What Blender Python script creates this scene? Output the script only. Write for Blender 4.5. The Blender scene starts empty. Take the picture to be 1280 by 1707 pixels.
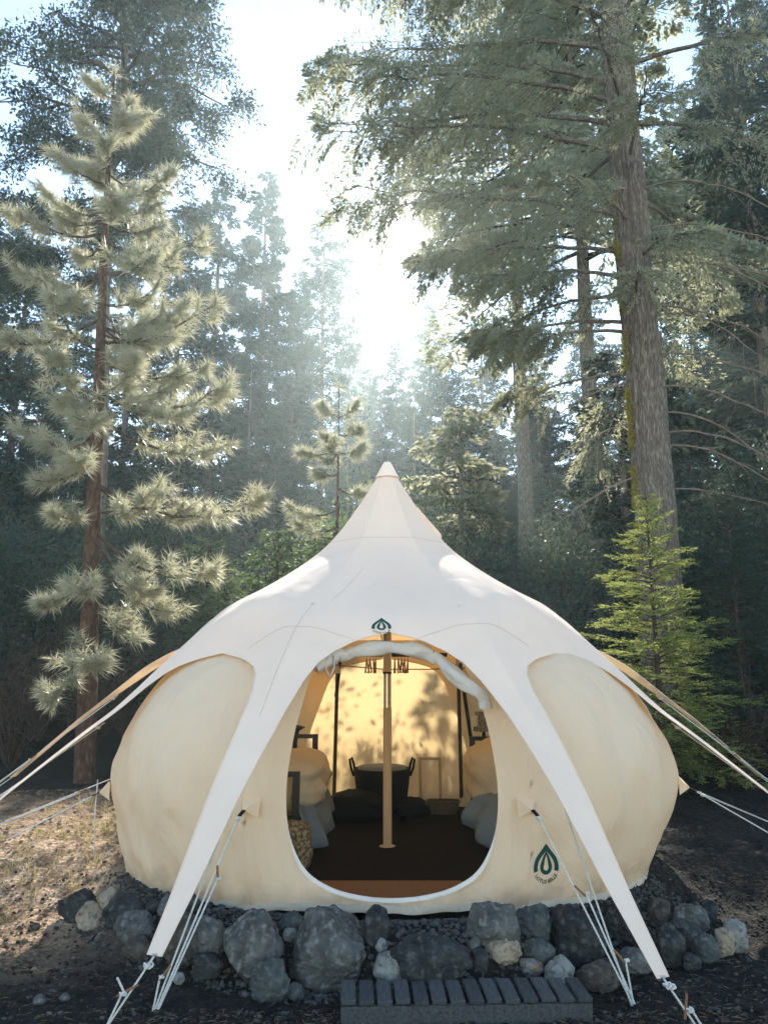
import bpy, bmesh, math, random
import numpy as np
from math import sin, cos, pi, radians, sqrt, atan2, tan
from mathutils import Vector, Matrix, noise
from mathutils.bvhtree import BVHTree

# ------------------------------------------------------------------ camera, sky, sun, exposure
scn = bpy.context.scene
COL = scn.collection
FPX, PITCH, CZ = 1282.0, radians(11.5), 1.5
cam_d = bpy.data.cameras.new("camera"); cam = bpy.data.objects.new("camera", cam_d); COL.objects.link(cam)
cam.location = (0, 0, CZ); cam.rotation_euler = (radians(90) + PITCH, 0, 0)
cam_d.sensor_fit = 'HORIZONTAL'; cam_d.sensor_width = 36.0; cam_d.lens = 36.0 * FPX / 1280.0
cam_d.clip_start = 0.05; cam_d.clip_end = 1000
scn.camera = cam

SUN_DIR = Vector((0.0312, 0.9078, 0.5537)).normalized()
SUN_EL = math.asin(SUN_DIR.z); SUN_AZ = atan2(SUN_DIR.x, SUN_DIR.y)
w = bpy.data.worlds.new("World"); scn.world = w; w.use_nodes = True
nt = w.node_tree; nt.nodes.clear()
sky = nt.nodes.new("ShaderNodeTexSky"); sky.sky_type = 'NISHITA'; sky.sun_disc = False
sky.sun_elevation = SUN_EL; sky.sun_rotation = SUN_AZ
sky.altitude = 1200; sky.air_density = 1.25; sky.dust_density = 0.0; sky.ozone_density = 0.2
bg = nt.nodes.new("ShaderNodeBackground"); bg.inputs['Strength'].default_value = 0.15
out = nt.nodes.new("ShaderNodeOutputWorld")
nt.links.new(sky.outputs[0], bg.inputs[0])
# the sun's own bright disc and narrow aureole, seen in the sky where the lamp points from
tcw = nt.nodes.new('ShaderNodeTexCoord'); dt = nt.nodes.new('ShaderNodeVectorMath'); dt.operation = 'DOT_PRODUCT'
nt.links.new(tcw.outputs['Generated'], dt.inputs[0]); dt.inputs[1].default_value = tuple(SUN_DIR)
def wmath(op, a, b):
    q = nt.nodes.new('ShaderNodeMath'); q.operation = op
    for k, v_ in enumerate((a, b)):
        if v_ is None: continue
        if isinstance(v_, (int, float)): q.inputs[k].default_value = v_
        else: nt.links.new(v_, q.inputs[k])
    return q.outputs[0]
ex = wmath('EXPONENT', wmath('MULTIPLY', wmath('SUBTRACT', dt.outputs['Value'], 1.0), 1.0 / (1 - cos(radians(1.15)))), None)
bg2 = nt.nodes.new('ShaderNodeBackground'); bg2.inputs[0].default_value = (1, .90, .76, 1)
ex2 = wmath('EXPONENT', wmath('MULTIPLY', wmath('SUBTRACT', dt.outputs['Value'], 1.0), 1.0 / (1 - cos(radians(6.0)))), None)
nt.links.new(wmath('ADD', wmath('MULTIPLY', ex, 9.0), wmath('MULTIPLY', ex2, 0.35)), bg2.inputs['Strength'])
ad_ = nt.nodes.new('ShaderNodeAddShader'); nt.links.new(bg.outputs[0], ad_.inputs[0]); nt.links.new(bg2.outputs[0], ad_.inputs[1])
nt.links.new(ad_.outputs[0], out.inputs[0])

sd = bpy.data.lights.new("sun", 'SUN'); sd.energy = 4.6; sd.angle = radians(0.5); sd.color = (1.0, 0.93, 0.82)
so = bpy.data.objects.new("sun", sd); COL.objects.link(so)
so.rotation_euler = (-SUN_DIR).to_track_quat('-Z', 'Y').to_euler(); so.location = (2, 60, 40)

scn.view_settings.view_transform = 'Standard'; scn.view_settings.look = 'None'
scn.view_settings.gamma = 1.0; scn.view_settings.use_curve_mapping = False
scn.view_settings.exposure = 1.4
scn.render.engine = 'CYCLES'
cy = scn.cycles
cy.use_denoising = True
try: cy.denoiser = 'OPENIMAGEDENOISE'
except Exception: pass
cy.max_bounces = 7; cy.diffuse_bounces = 4; cy.transmission_bounces = 4; cy.glossy_bounces = 2
cy.volume_bounces = 1; cy.transparent_max_bounces = 4; cy.caustics_reflective = False; cy.caustics_refractive = False
cy.sample_clamp_indirect = 6.0; cy.use_adaptive_sampling = True; cy.adaptive_threshold = 0.015

HAZE_DENS = 0.0013

# ------------------------------------------------------------------ helpers
def rng(s): return np.random.default_rng(s)

def ray(px, py):
    x = (px - 640) / FPX; y = (853.5 - py) / FPX
    return np.array([x, cos(PITCH) - y * sin(PITCH), sin(PITCH) + y * cos(PITCH)])
def atY(px, py, Y):
    d = ray(px, py); t = Y / d[1]; return Vector((t * d[0], Y, CZ + t * d[2]))

class MB:
    """collects vertices and faces of one mesh"""
    def __init__(s): s.v = []; s.f3 = []; s.f4 = []; s.n = 0
    def verts(s, a):
        a = np.asarray(a, float).reshape(-1, 3); s.v.append(a); k = s.n; s.n += len(a); return k
    def quads(s, q):                       # N x 4 x 3 loose quads
        q = np.asarray(q, float); k = s.verts(q.reshape(-1, 3))
        s.f4.append(np.arange(len(q) * 4).reshape(-1, 4) + k)
    def tris(s, q):
        q = np.asarray(q, float); k = s.verts(q.reshape(-1, 3))
        s.f3.append(np.arange(len(q) * 3).reshape(-1, 3) + k)
    def grid(s, P, close=False):           # rows x cols x 3
        P = np.asarray(P, float); r, c = P.shape[:2]; k = s.verts(P)
        i, j = np.meshgrid(np.arange(r - 1), np.arange(c if close else c - 1), indexing='ij')
        j2 = (j + 1) % c
        s.f4.append(np.stack([i * c + j, i * c + j2, (i + 1) * c + j2, (i + 1) * c + j], -1).reshape(-1, 4) + k)
        return k
    def raw(s, v, f):
        k = s.verts(v); f = np.asarray(f)
        (s.f3 if f.shape[1] == 3 else s.f4).append(f + k)
    def tube(s, pts, rad, n=6, caps=True):
        P = np.array([tuple(p) for p in pts], float); m = len(P)
        R = np.full(m, rad, float) if np.isscalar(rad) else np.asarray(rad, float)
        T = np.gradient(P, axis=0); T /= np.linalg.norm(T, axis=1)[:, None] + 1e-9
        ref = np.array([0, 0, 1.0]) if abs(T[:, 2]).mean() < 0.8 else np.array([1.0, 0, 0])
        A = np.cross(T, ref); A /= np.linalg.norm(A, axis=1)[:, None] + 1e-9
        B = np.cross(T, A)
        a = np.arange(n) * 2 * pi / n
        G = P[:, None] + R[:, None, None] * (np.cos(a)[None, :, None] * A[:, None] + np.sin(a)[None, :, None] * B[:, None])
        k = s.grid(G, close=True)
        if caps and n > 3:
            for row in (0, m - 1):
                c = s.verts(P[row]); idx = np.arange(n) + k + row * n
                s.f3.append(np.stack([idx, np.roll(idx, -1), np.full(n, c)], -1))
    def box(s, c, size, rot=None, bev=0.0):
        bm = bmesh.new(); bmesh.ops.create_cube(bm, size=1.0)
        for v in bm.verts: v.co = Vector((v.co.x * size[0], v.co.y * size[1], v.co.z * size[2]))
        if bev: bmesh.ops.bevel(bm, geom=bm.edges[:], offset=bev, segments=1, affect='EDGES')
        bmesh.ops.triangulate(bm, faces=[f for f in bm.faces if len(f.verts) > 4])
        M = (rot.to_4x4() if rot is not None else Matrix())
        bm.verts.index_update()
        V = np.array([tuple(M @ v.co + Vector(c)) for v in bm.verts])
        k = s.verts(V)
        a3 = [[v.index for v in f.verts] for f in bm.faces if len(f.verts) == 3]
        a4 = [[v.index for v in f.verts] for f in bm.faces if len(f.verts) == 4]
        if a3: s.f3.append(np.array(a3) + k)
        if a4: s.f4.append(np.array(a4) + k)
        bm.free()
    def mesh(s, name, smooth=False):
        V = np.concatenate(s.v); me = bpy.data.meshes.new(name)
        F3 = np.concatenate(s.f3) if s.f3 else np.zeros((0, 3), int)
        F4 = np.concatenate(s.f4) if s.f4 else np.zeros((0, 4), int)
        me.vertices.add(len(V)); me.vertices.foreach_set('co', V.astype(np.float32).ravel())
        nl = F3.size + F4.size; me.loops.add(nl)
        me.loops.foreach_set('vertex_index', np.concatenate([F3.ravel(), F4.ravel()]).astype(np.int32))
        np_ = len(F3) + len(F4); me.polygons.add(np_)
        st = np.concatenate([np.arange(len(F3)) * 3, F3.size + np.arange(len(F4)) * 4]).astype(np.int32)
        me.polygons.foreach_set('loop_start', st)
        me.polygons.foreach_set('use_smooth', np.full(np_, smooth))
        me.update(calc_edges=True); me.validate()
        return me
    def build(s, name, mat, parent=None, smooth=False):
        me = s.mesh(name, smooth)
        if mat: me.materials.append(mat)
        o = bpy.data.objects.new(name, me); COL.objects.link(o); o.parent = parent
        return o

def tag(o, label=None, cat=None, group=None, kind=None):
    if label: o['label'] = label
    if cat: o['category'] = cat
    if group: o['group'] = group
    if kind: o['kind'] = kind
    return o
def empty(name, loc=(0, 0, 0), label=None, cat=None, group=None, rz=0):
    o = bpy.data.objects.new(name, None); COL.objects.link(o); o.location = loc; o.rotation_euler = (0, 0, rz)
    o.empty_display_size = 0.1
    return tag(o, label, cat, group)
def copy_tree(o, parent=None):
    c = o.copy(); COL.objects.link(c); c.parent = parent
    for ch in list(o.children): copy_tree(ch, c)
    return c
def interp(x, tab): return np.interp(x, [t[0] for t in tab], [t[1] for t in tab])
def sstep(a, b, x):
    t = np.clip((np.asarray(x, float) - a) / (b - a), 0, 1); return t * t * (3 - 2 * t)

# ------------------------------------------------------------------ materials
def mat(name, col, rough=0.8, col2=None, nscale=8.0, detail=6, bump=0.0, bscale=None, spec=0.12, metal=0.0,
        stretch=None, ramp=(0.35, 0.65), col3=None, n3=40.0, bdist=0.02):
    m = bpy.data.materials.new(name); m.use_nodes = True; t = m.node_tree; L = t.links.new
    b = t.nodes['Principled BSDF']; b.inputs['Roughness'].default_value = rough
    b.inputs['Specular IOR Level'].default_value = spec; b.inputs['Metallic'].default_value = metal
    b.inputs['Base Color'].default_value = (*col, 1)
    tc = t.nodes.new('ShaderNodeTexCoord'); mp = t.nodes.new('ShaderNodeMapping'); L(tc.outputs['Object'], mp.inputs[0])
    if stretch: mp.inputs['Scale'].default_value = stretch
    if col2:
        n = t.nodes.new('ShaderNodeTexNoise'); n.inputs['Scale'].default_value = nscale; n.inputs['Detail'].default_value = detail
        L(mp.outputs[0], n.inputs['Vector'])
        r = t.nodes.new('ShaderNodeValToRGB'); r.color_ramp.elements[0].position = ramp[0]; r.color_ramp.elements[1].position = ramp[1]
        r.color_ramp.elements[0].color = (*col, 1); r.color_ramp.elements[1].color = (*col2, 1)
        L(n.outputs[0], r.inputs[0]); last = r.outputs[0]
        if col3:
            n2 = t.nodes.new('ShaderNodeTexNoise'); n2.inputs['Scale'].default_value = n3; n2.inputs['Detail'].default_value = 5
            L(mp.outputs[0], n2.inputs['Vector'])
            r2 = t.nodes.new('ShaderNodeValToRGB'); r2.color_ramp.elements[0].position = .52; r2.color_ramp.elements[1].position = .68
            L(n2.outputs[0], r2.inputs[0])
            mx = t.nodes.new('ShaderNodeMix'); mx.data_type = 'RGBA'; L(r2.outputs[0], mx.inputs[0]); L(last, mx.inputs[6])
            mx.inputs[7].default_value = (*col3, 1); last = mx.outputs[2]
        L(last, b.inputs['Base Color'])
    if bump:
        n = t.nodes.new('ShaderNodeTexNoise'); n.inputs['Scale'].default_value = bscale or nscale * 4; n.inputs['Detail'].default_value = 8
        L(mp.outputs[0], n.inputs['Vector'])
        bp = t.nodes.new('ShaderNodeBump'); bp.inputs['Strength'].default_value = bump; bp.inputs['Distance'].default_value = bdist
        L(n.outputs[0], bp.inputs['Height']); L(bp.outputs[0], b.inputs['Normal'])
    return m

def leafmat(name, cols, trans=0.4, tcol=(0.3, 0.35, 0.08), rough=0.55, clump=0.9, spec=0.10):
    m = bpy.data.materials.new(name); m.use_nodes = True; t = m.node_tree; L = t.links.new
    b = t.nodes['Principled BSDF']; b.inputs['Roughness'].default_value = rough; b.inputs['Specular IOR Level'].default_value = spec
    g = t.nodes.new('ShaderNodeNewGeometry')
    tc = t.nodes.new('ShaderNodeTexCoord'); n = t.nodes.new('ShaderNodeTexNoise'); n.inputs['Scale'].default_value = clump
    L(tc.outputs['Object'], n.inputs['Vector'])
    ad = t.nodes.new('ShaderNodeMath'); ad.operation = 'MULTIPLY_ADD'; ad.inputs[1].default_value = 0.55
    L(g.outputs['Random Per Island'], ad.inputs[0])
    m2 = t.nodes.new('ShaderNodeMath'); m2.operation = 'MULTIPLY'; m2.inputs[1].default_value = 0.5; L(n.outputs[0], m2.inputs[0])
    L(m2.outputs[0], ad.inputs[2])
    r = t.nodes.new('ShaderNodeValToRGB'); e = r.color_ramp.elements
    while len(e) < len(cols): e.new(0.5)
    for i, c in enumerate(cols):
        e[i].position = 0.1 + 0.75 * i / (len(cols) - 1); e[i].color = (*c, 1)
    L(ad.outputs[0], r.inputs[0]); L(r.outputs[0], b.inputs['Base Color'])
    tr = t.nodes.new('ShaderNodeBsdfTranslucent')
    mm = t.nodes.new('ShaderNodeMix'); mm.data_type = 'RGBA'; mm.inputs[0].default_value = 0.5
    L(r.outputs[0], mm.inputs[6]); mm.inputs[7].default_value = (*tcol, 1); L(mm.outputs[2], tr.inputs[0])
    mx = t.nodes.new('ShaderNodeMixShader'); mx.inputs[0].default_value = trans
    L(b.outputs[0], mx.inputs[1]); L(tr.outputs[0], mx.inputs[2]); L(mx.outputs[0], t.nodes['Material Output'].inputs[0])
    return m

def clothmat(name, col, tcol, trans=0.3, var=0.06, bump=0.25, bscale=6.0, stain=None, stretch=(1, 1, 1)):
    m = bpy.data.materials.new(name); m.use_nodes = True; t = m.node_tree; L = t.links.new
    b = t.nodes['Principled BSDF']; b.inputs['Roughness'].default_value = 0.85; b.inputs['Specular IOR Level'].default_value = 0.2
    tc = t.nodes.new('ShaderNodeTexCoord'); mp = t.nodes.new('ShaderNodeMapping'); mp.inputs['Scale'].default_value = stretch
    L(tc.outputs['Object'], mp.inputs[0])
    n = t.nodes.new('ShaderNodeTexNoise'); n.inputs['Scale'].default_value = 2.2; n.inputs['Detail'].default_value = 6; n.inputs['Roughness'].default_value = .65
    L(mp.outputs[0], n.inputs['Vector'])
    r = t.nodes.new('ShaderNodeValToRGB'); r.color_ramp.elements[0].position = .3; r.color_ramp.elements[1].position = .7
    r.color_ramp.elements[0].color = tuple(c * (1 - var) for c in col) + (1,); r.color_ramp.elements[1].color = tuple(min(1, c * (1 + var * .5)) for c in col) + (1,)
    L(n.outputs[0], r.inputs[0]); last = r.outputs[0]
    if stain:      # ground splash and mildew stains near the hem
        sp = t.nodes.new('ShaderNodeSeparateXYZ'); L(tc.outputs['Object'], sp.inputs[0])
        mr = t.nodes.new('ShaderNodeMapRange'); mr.inputs['From Min'].default_value = 0.42; mr.inputs['From Max'].default_value = 0.0
        mr.inputs['To Min'].default_value = 0; mr.inputs['To Max'].default_value = 1; L(sp.outputs['Z'], mr.inputs[0])
        n2 = t.nodes.new('ShaderNodeTexNoise'); n2.inputs['Scale'].default_value = 7; n2.inputs['Detail'].default_value = 8; L(tc.outputs['Object'], n2.inputs['Vector'])
        mu = t.nodes.new('ShaderNodeMath'); mu.operation = 'MULTIPLY'; L(mr.outputs[0], mu.inputs[0]); L(n2.outputs[0], mu.inputs[1])
        rr = t.nodes.new('ShaderNodeValToRGB'); rr.color_ramp.elements[0].position = .28; rr.color_ramp.elements[1].position = .7; L(mu.outputs[0], rr.inputs[0])
        mx = t.nodes.new('ShaderNodeMix'); mx.data_type = 'RGBA'; L(rr.outputs[0], mx.inputs[0]); L(last, mx.inputs[6]); mx.inputs[7].default_value = (*stain, 1)
        last = mx.outputs[2]
    L(last, b.inputs['Base Color'])
    n3 = t.nodes.new('ShaderNodeTexNoise'); n3.inputs['Scale'].default_value = bscale; n3.inputs['Detail'].default_value = 4; n3.inputs['Distortion'].default_value = 0.6
    L(mp.outputs[0], n3.inputs['Vector'])
    n4 = t.nodes.new('ShaderNodeTexNoise'); n4.inputs['Scale'].default_value = 140; L(tc.outputs['Object'], n4.inputs['Vector'])
    b1 = t.nodes.new('ShaderNodeBump'); b1.inputs['Strength'].default_value = bump; b1.inputs['Distance'].default_value = 0.05; L(n3.outputs[0], b1.inputs['Height'])
    b2 = t.nodes.new('ShaderNodeBump'); b2.inputs['Strength'].default_value = 0.1; b2.inputs['Distance'].default_value = 0.004
    L(n4.outputs[0], b2.inputs['Height']); L(b1.outputs[0], b2.inputs['Normal'])
    L(b2.outputs[0], b.inputs['Normal'])
    if trans > 0:
        tr = t.nodes.new('ShaderNodeBsdfTranslucent'); tr.inputs[0].default_value = (*tcol, 1); L(b1.outputs[0], tr.inputs['Normal'])
        mx = t.nodes.new('ShaderNodeMixShader'); mx.inputs[0].default_value = trans
        L(b.outputs[0], mx.inputs[1]); L(tr.outputs[0], mx.inputs[2]); L(mx.outputs[0], t.nodes['Material Output'].inputs[0])
    return m

M = {}
M['roof'] = clothmat('roof_canvas', (.94, .745, .60), (.95, .68, .34), .16, .05, .28, 3.0)
M['wall'] = clothmat('wall_canvas', (.94, .755, .555), (.98, .74, .38), .32, .07, .95, 4.0, stain=(.42, .36, .26), stretch=(1, 1, .45))
M['flap'] = clothmat('flap_canvas', (.74, .70, .64), (.9, .7, .4), .25, .08, .5, 9.0)
M['piping'] = clothmat('piping_cloth', (.78, .70, .62), (.8, .7, .6), 0, .08, .4, 20.)
M['seam'] = mat('seam_thread', (.55, .49, .42), .9)
M['hem'] = clothmat('hem_canvas', (.60, .52, .40), (.7, .5, .3), .1, .15, .4, 12.0)
M['rope'] = mat('rope_white', (.74, .72, .68), .8, (.60, .58, .54), 60, bump=.3)
M['ropedark'] = mat('rope_fleck', (.16, .15, .14), .8)
M['toggle'] = mat('toggle_wood', (.30, .16, .08), .6, (.20, .10, .05), 30, stretch=(1, 1, 8), bump=.2)
M['blackstrap'] = mat('black_webbing', (.012, .012, .013), .7)
M['black'] = mat('black_steel', (.004, .005, .006), .4, spec=.5)
M['pole'] = mat('pole_wood', (.60, .42, .25), .45, (.52, .35, .20), 6, stretch=(6, 6, .6), bump=.08, spec=.5)
M['steel'] = mat('steel_sleeve', (.55, .53, .50), .3, metal=.9)
M['hanger'] = mat('hanger_wood', (.42, .24, .12), .5, (.32, .17, .08), 20)
M['duvet'] = clothmat('duvet_cotton', (.58, .45, .30), (.8, .6, .4), 0, .05, .6, 5.0)
M['sheet'] = clothmat('sheet_cotton', (.16, .185, .205), (.3, .35, .4), 0, .06, .7, 6.0)
M['rug'] = mat('rug_wool', (.008, .004, .004), .95, (.004, .0025, .003), 5, bump=.6, bscale=120)
M['coir'] = mat('coir_mat', (.33, .16, .07), .95, (.24, .11, .045), 60, bump=.8, bscale=200)
M['basketdark'] = mat('dark_wicker', (.004, .006, .008), .8, (.008, .010, .012), 40, bump=.8, bscale=60)
M['wicker'] = mat('pale_wicker', (.16, .13, .09), .8, (.10, .08, .05), 50, bump=.6, bscale=90)
M['frame'] = mat('frame_wood', (.55, .42, .26), .6, (.45, .34, .2), 20)
M['cushion'] = mat('mottled_cloth', (.30, .22, .12), .9, (.10, .07, .04), 45, ramp=(.45, .55))
M['shade'] = mat('patterned_shade', (.08, .075, .06), .9, (.28, .25, .19), 70, ramp=(.45, .55))
M['logo'] = mat('print_green', (.012, .07, .06), .7)
M['slat'] = mat('weathered_wood', (.095, .102, .102), .85, (.050, .054, .055), 7, stretch=(9, 1, 9), bump=.7, bscale=18, col3=(.10, .105, .10), n3=6)
M['slat2'] = mat('weathered_wood_dark', (.070, .076, .078), .85, (.036, .040, .042), 6, stretch=(9, 1, 9), bump=.7, bscale=18, col3=(.08, .085, .085), n3=5)
M['bark'] = mat('cedar_bark', (.235, .205, .175), .95, (.110, .093, .082), 11, stretch=(5, 5, .9), bump=1.0, bscale=16, bdist=.06, col3=(.34, .31, .26), n3=7)
M['pinebark'] = mat('pine_bark', (.11, .065, .045), .95, (.055, .032, .024), 12, stretch=(2, 2, .9), bump=1.0, bscale=16, bdist=.04, col3=(.16, .10, .07), n3=10)
M['twig'] = mat('twig_bark', (.085, .06, .048), .95, (.05, .036, .03), 14)
M['deadtwig'] = mat('dead_twig', (.23, .19, .155), .9, (.15, .12, .10), 14)
M['moss'] = leafmat('moss_green', [(.20, .17, .03), (.30, .26, .05), (.36, .32, .08)], .35, (.5, .42, .06))
M['soil'] = None
M['gravel'] = mat('gravel_stone', (.045, .048, .047), .9, (.10, .10, .095), 14, ramp=(.4, .6), bump=.4)
M['clod'] = mat('soil_clod', (.028, .024, .021), .95, (.014, .013, .012), 9, bump=.6)
M['litter'] = leafmat('dry_needles', [(.10, .06, .035), (.22, .15, .09), (.34, .26, .16)], .15, (.3, .2, .1))
M['grass'] = leafmat('grass_blade', [(.10, .10, .04), (.20, .18, .08), (.36, .30, .17)], .40, (.5, .42, .18))
LF = {}
LF['far'] = leafmat('far_needles', [(.010, .036, .036), (.022, .062, .056), (.045, .09, .070)], .30, (.08, .15, .09), clump=.25)
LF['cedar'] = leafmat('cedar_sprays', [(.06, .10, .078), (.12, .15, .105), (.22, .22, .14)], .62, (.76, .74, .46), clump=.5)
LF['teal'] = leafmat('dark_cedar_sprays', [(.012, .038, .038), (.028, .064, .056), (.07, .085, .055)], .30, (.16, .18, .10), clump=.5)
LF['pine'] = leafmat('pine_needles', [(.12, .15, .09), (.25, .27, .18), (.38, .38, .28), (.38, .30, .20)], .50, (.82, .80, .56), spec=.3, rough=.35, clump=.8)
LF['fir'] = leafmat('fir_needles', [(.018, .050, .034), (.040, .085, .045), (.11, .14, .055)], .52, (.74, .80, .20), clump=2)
LF['shrub'] = leafmat('shrub_leaves', [(.022, .055, .034), (.045, .09, .045), (.09, .13, .06)], .45, (.34, .46, .12), clump=1)

# ------------------------------------------------------------------ ground
TC = (0.03, 7.0)
_np = np.array
def ground_h(x, y):
    x = np.asarray(x, float); y = np.asarray(y, float)
    rho = np.hypot(x - TC[0], y - TC[1])
    ang = sstep(7.1, 5.9, y)
    lim = 2.12 + 0.12 * np.sin(x * 3.1) * ang
    h = -0.25 * sstep(lim, lim + 0.30, rho) * ang
    h += 0.035 * np.clip(y - 12, 0, 60) + 0.10 * sstep(7, 9, y) * sstep(2.5, 3.5, rho)
    return h
def bumps(x, y, k):
    return noise.noise(Vector((x * k, y * k, 3.3)))
def axis(segs):
    a = []
    for lo, hi, st in segs: a += list(np.arange(lo, hi, st))
    return np.array(a + [segs[-1][1]])
gx = axis([(-88, -30, 4), (-30, -10, 1.0), (-10, -4.4, .25), (-4.4, 4.4, .035), (4.4, 10, .25), (10, 30, 1.0), (30, 88, 4)])
gy = axis([(-44, 2, 2), (2, 3.6, .3), (3.6, 7.2, .03), (7.2, 11, .08), (11, 20, .4), (20, 50, 1.5), (50, 108, 4)])
GX, GY = np.meshgrid(gx, gy)
GH = ground_h(GX, GY)
N = np.zeros_like(GH)
for i in range(GH.shape[0]):
    y = gy[i]
    for j in range(GH.shape[1]):
        x = gx[j]
        if abs(x) < 4.6 and 3.5 < y < 11.2:
            a = noise.noise((x * 2.3, y * 2.3, 0)) * .030 + noise.noise((x * 9, y * 9, 1)) * .018
            b = noise.noise((x * 24, y * 24, 2)); a += .012 * b
            N[i, j] = a * (0.25 if (x - TC[0]) ** 2 + (y - TC[1]) ** 2 < 4.2 else 1.0)
        else:
            N[i, j] = noise.noise((x * .5, y * .5, 0)) * .12 * min(1, max(0, (y - 10) / 6) + max(0, (abs(x) - 4) / 4))
rho = np.hypot(GX - TC[0], GY - TC[1])
GH = GH + N - 0.05 * sstep(2.0, 1.8, rho)
mb = MB(); mb.grid(np.stack([GX, GY, GH], -1))
def soilmat():
    m = mat('forest_soil', (.009, .0095, .0095), .95, (.019, .018, .017), 3.5, 10, bump=1.0, bscale=35, col3=(.040, .032, .025), n3=22, bdist=.03)
    t = m.node_tree; L = t.links.new; b = t.nodes['Principled BSDF']
    src = b.inputs['Base Color'].links[0].from_socket
    # tan needle litter on the left side, paled to paint in the sunlit patch
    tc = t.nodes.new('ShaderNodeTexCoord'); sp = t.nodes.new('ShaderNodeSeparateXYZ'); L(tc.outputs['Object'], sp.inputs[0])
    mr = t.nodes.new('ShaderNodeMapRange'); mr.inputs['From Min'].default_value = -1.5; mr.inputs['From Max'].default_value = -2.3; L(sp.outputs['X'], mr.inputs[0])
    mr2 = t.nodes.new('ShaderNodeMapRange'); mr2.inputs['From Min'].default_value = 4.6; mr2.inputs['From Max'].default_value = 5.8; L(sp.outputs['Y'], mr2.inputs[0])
    mr4 = t.nodes.new('ShaderNodeMapRange'); mr4.inputs['From Min'].default_value = 9.2; mr4.inputs['From Max'].default_value = 7.9; L(sp.outputs['Y'], mr4.inputs[0])  # fades to dark soil farther back, painting in the shade there
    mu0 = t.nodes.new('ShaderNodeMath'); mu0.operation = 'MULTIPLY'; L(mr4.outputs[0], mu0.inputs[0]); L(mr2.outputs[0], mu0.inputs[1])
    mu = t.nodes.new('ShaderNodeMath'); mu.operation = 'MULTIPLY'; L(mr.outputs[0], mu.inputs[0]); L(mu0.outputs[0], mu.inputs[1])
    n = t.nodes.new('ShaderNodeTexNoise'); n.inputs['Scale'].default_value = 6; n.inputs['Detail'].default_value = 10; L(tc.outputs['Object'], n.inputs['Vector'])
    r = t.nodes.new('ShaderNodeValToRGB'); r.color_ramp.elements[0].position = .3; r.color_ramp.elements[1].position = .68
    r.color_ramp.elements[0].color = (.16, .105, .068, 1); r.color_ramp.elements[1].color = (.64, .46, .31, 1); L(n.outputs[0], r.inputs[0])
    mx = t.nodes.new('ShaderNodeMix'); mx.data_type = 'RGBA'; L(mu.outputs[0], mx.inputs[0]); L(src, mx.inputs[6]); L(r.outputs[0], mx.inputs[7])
    mr3 = t.nodes.new('ShaderNodeMapRange'); mr3.inputs['From Min'].default_value = 2.6; mr3.inputs['From Max'].default_value = 1.2; L(sp.outputs['Y'], mr3.inputs[0])
    mx2 = t.nodes.new('ShaderNodeMix'); mx2.data_type = 'RGBA'; L(mr3.outputs[0], mx2.inputs[0]); L(mx.outputs[2], mx2.inputs[6]); mx2.inputs[7].default_value = (.50, .43, .33, 1)
    L(mx2.outputs[2], b.inputs['Base Color'])      # pale ground added behind the camera to bounce warm light onto the tent
    return m
M['soil'] = soilmat()
ground = mb.build('ground', M['soil'], smooth=True); tag(ground, kind='structure')
gbvh = BVHTree.FromPolygons([tuple(v) for v in np.concatenate(mb.v)], [tuple(f) for f in mb.f4[0]])
def gz(x, y):
    h = gbvh.ray_cast(Vector((x, y, 20)), Vector((0, 0, -1)))
    return h[0].z if h[0] else 0.0
def pix_ground(px, py):
    d = Vector(ray(px, py)).normalized(); h = gbvh.ray_cast(Vector((0, 0, CZ)), d)
    return h[0]

# ------------------------------------------------------------------ the tent
PROF = [(0, 3.385), (.05, 3.33), (.22, 3.05), (.44, 2.73), (.62, 2.53), (.80, 2.39), (1.15, 2.155), (1.5, 1.925), (1.65, 1.82), (2.0, 1.48), (2.3, 1.16), (2.65, .80), (3.0, .38), (3.3, .05)]
def smooth_prof(tab):
    rs = np.linspace(0, tab[-1][0], 240); z = interp(rs, tab)
    k = np.ones(9) / 9; zz = np.convolve(np.pad(z, 4, mode='edge'), k, 'valid')
    zz[:8] = z[:8]; zz[-5:] = z[-5:]
    return list(zip(rs, zz))
PF = smooth_prof(PROF)
P_SIDE = smooth_prof(PROF[:10] + [(2.3, 1.17), (2.65, .89), (3.0, .60), (3.5, .12)])
P_REAR = smooth_prof(PROF[:7] + [(1.5, 1.95), (2.0, 1.78), (2.62, 1.50), (3.44, 1.0), (4.4, .32)])
# arm azimuths (0 = towards the camera, positive = right)
def AZ(i, r):
    base = [-22.5, 22.5, 67.5, 112.5, 157.5, -157.5, -112.5, -67.5][i]
    if i == 0: base += 2.0 * sstep(1.6, 2.4, r)
    if i == 1: base += 0.5 * sstep(1.6, 2.4, r)
    return radians(base)
PROFS = [PF, PF, P_SIDE, P_REAR, PF, PF, P_REAR, P_SIDE]
REND = [3.20, 3.28, 3.45, 4.35, 3.2, 3.2, 4.35, 3.45]
W_DOOR = [(0, 9), (1.735, .67), (1.76, .56), (1.80, .44), (1.86, .33), (1.94, .25), (2.06, .195), (2.24, .145), (2.4, .125), (2.78, .085), (3.1, .048), (3.3, .030), (5, .030)]
W_SIDE = [(0, 9), (1.88, .74), (1.90, .55), (1.925, .40), (1.96, .28), (2.02, .20), (2.12, .150), (2.4, .115), (2.78, .080), (3.1, .050), (3.3, .032), (5, .032)]
def arm_pt(i, r):
    a = AZ(i, r); return np.array([TC[0] + r * sin(a), TC[1] - r * cos(a), interp(r, PROFS[i])])
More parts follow.
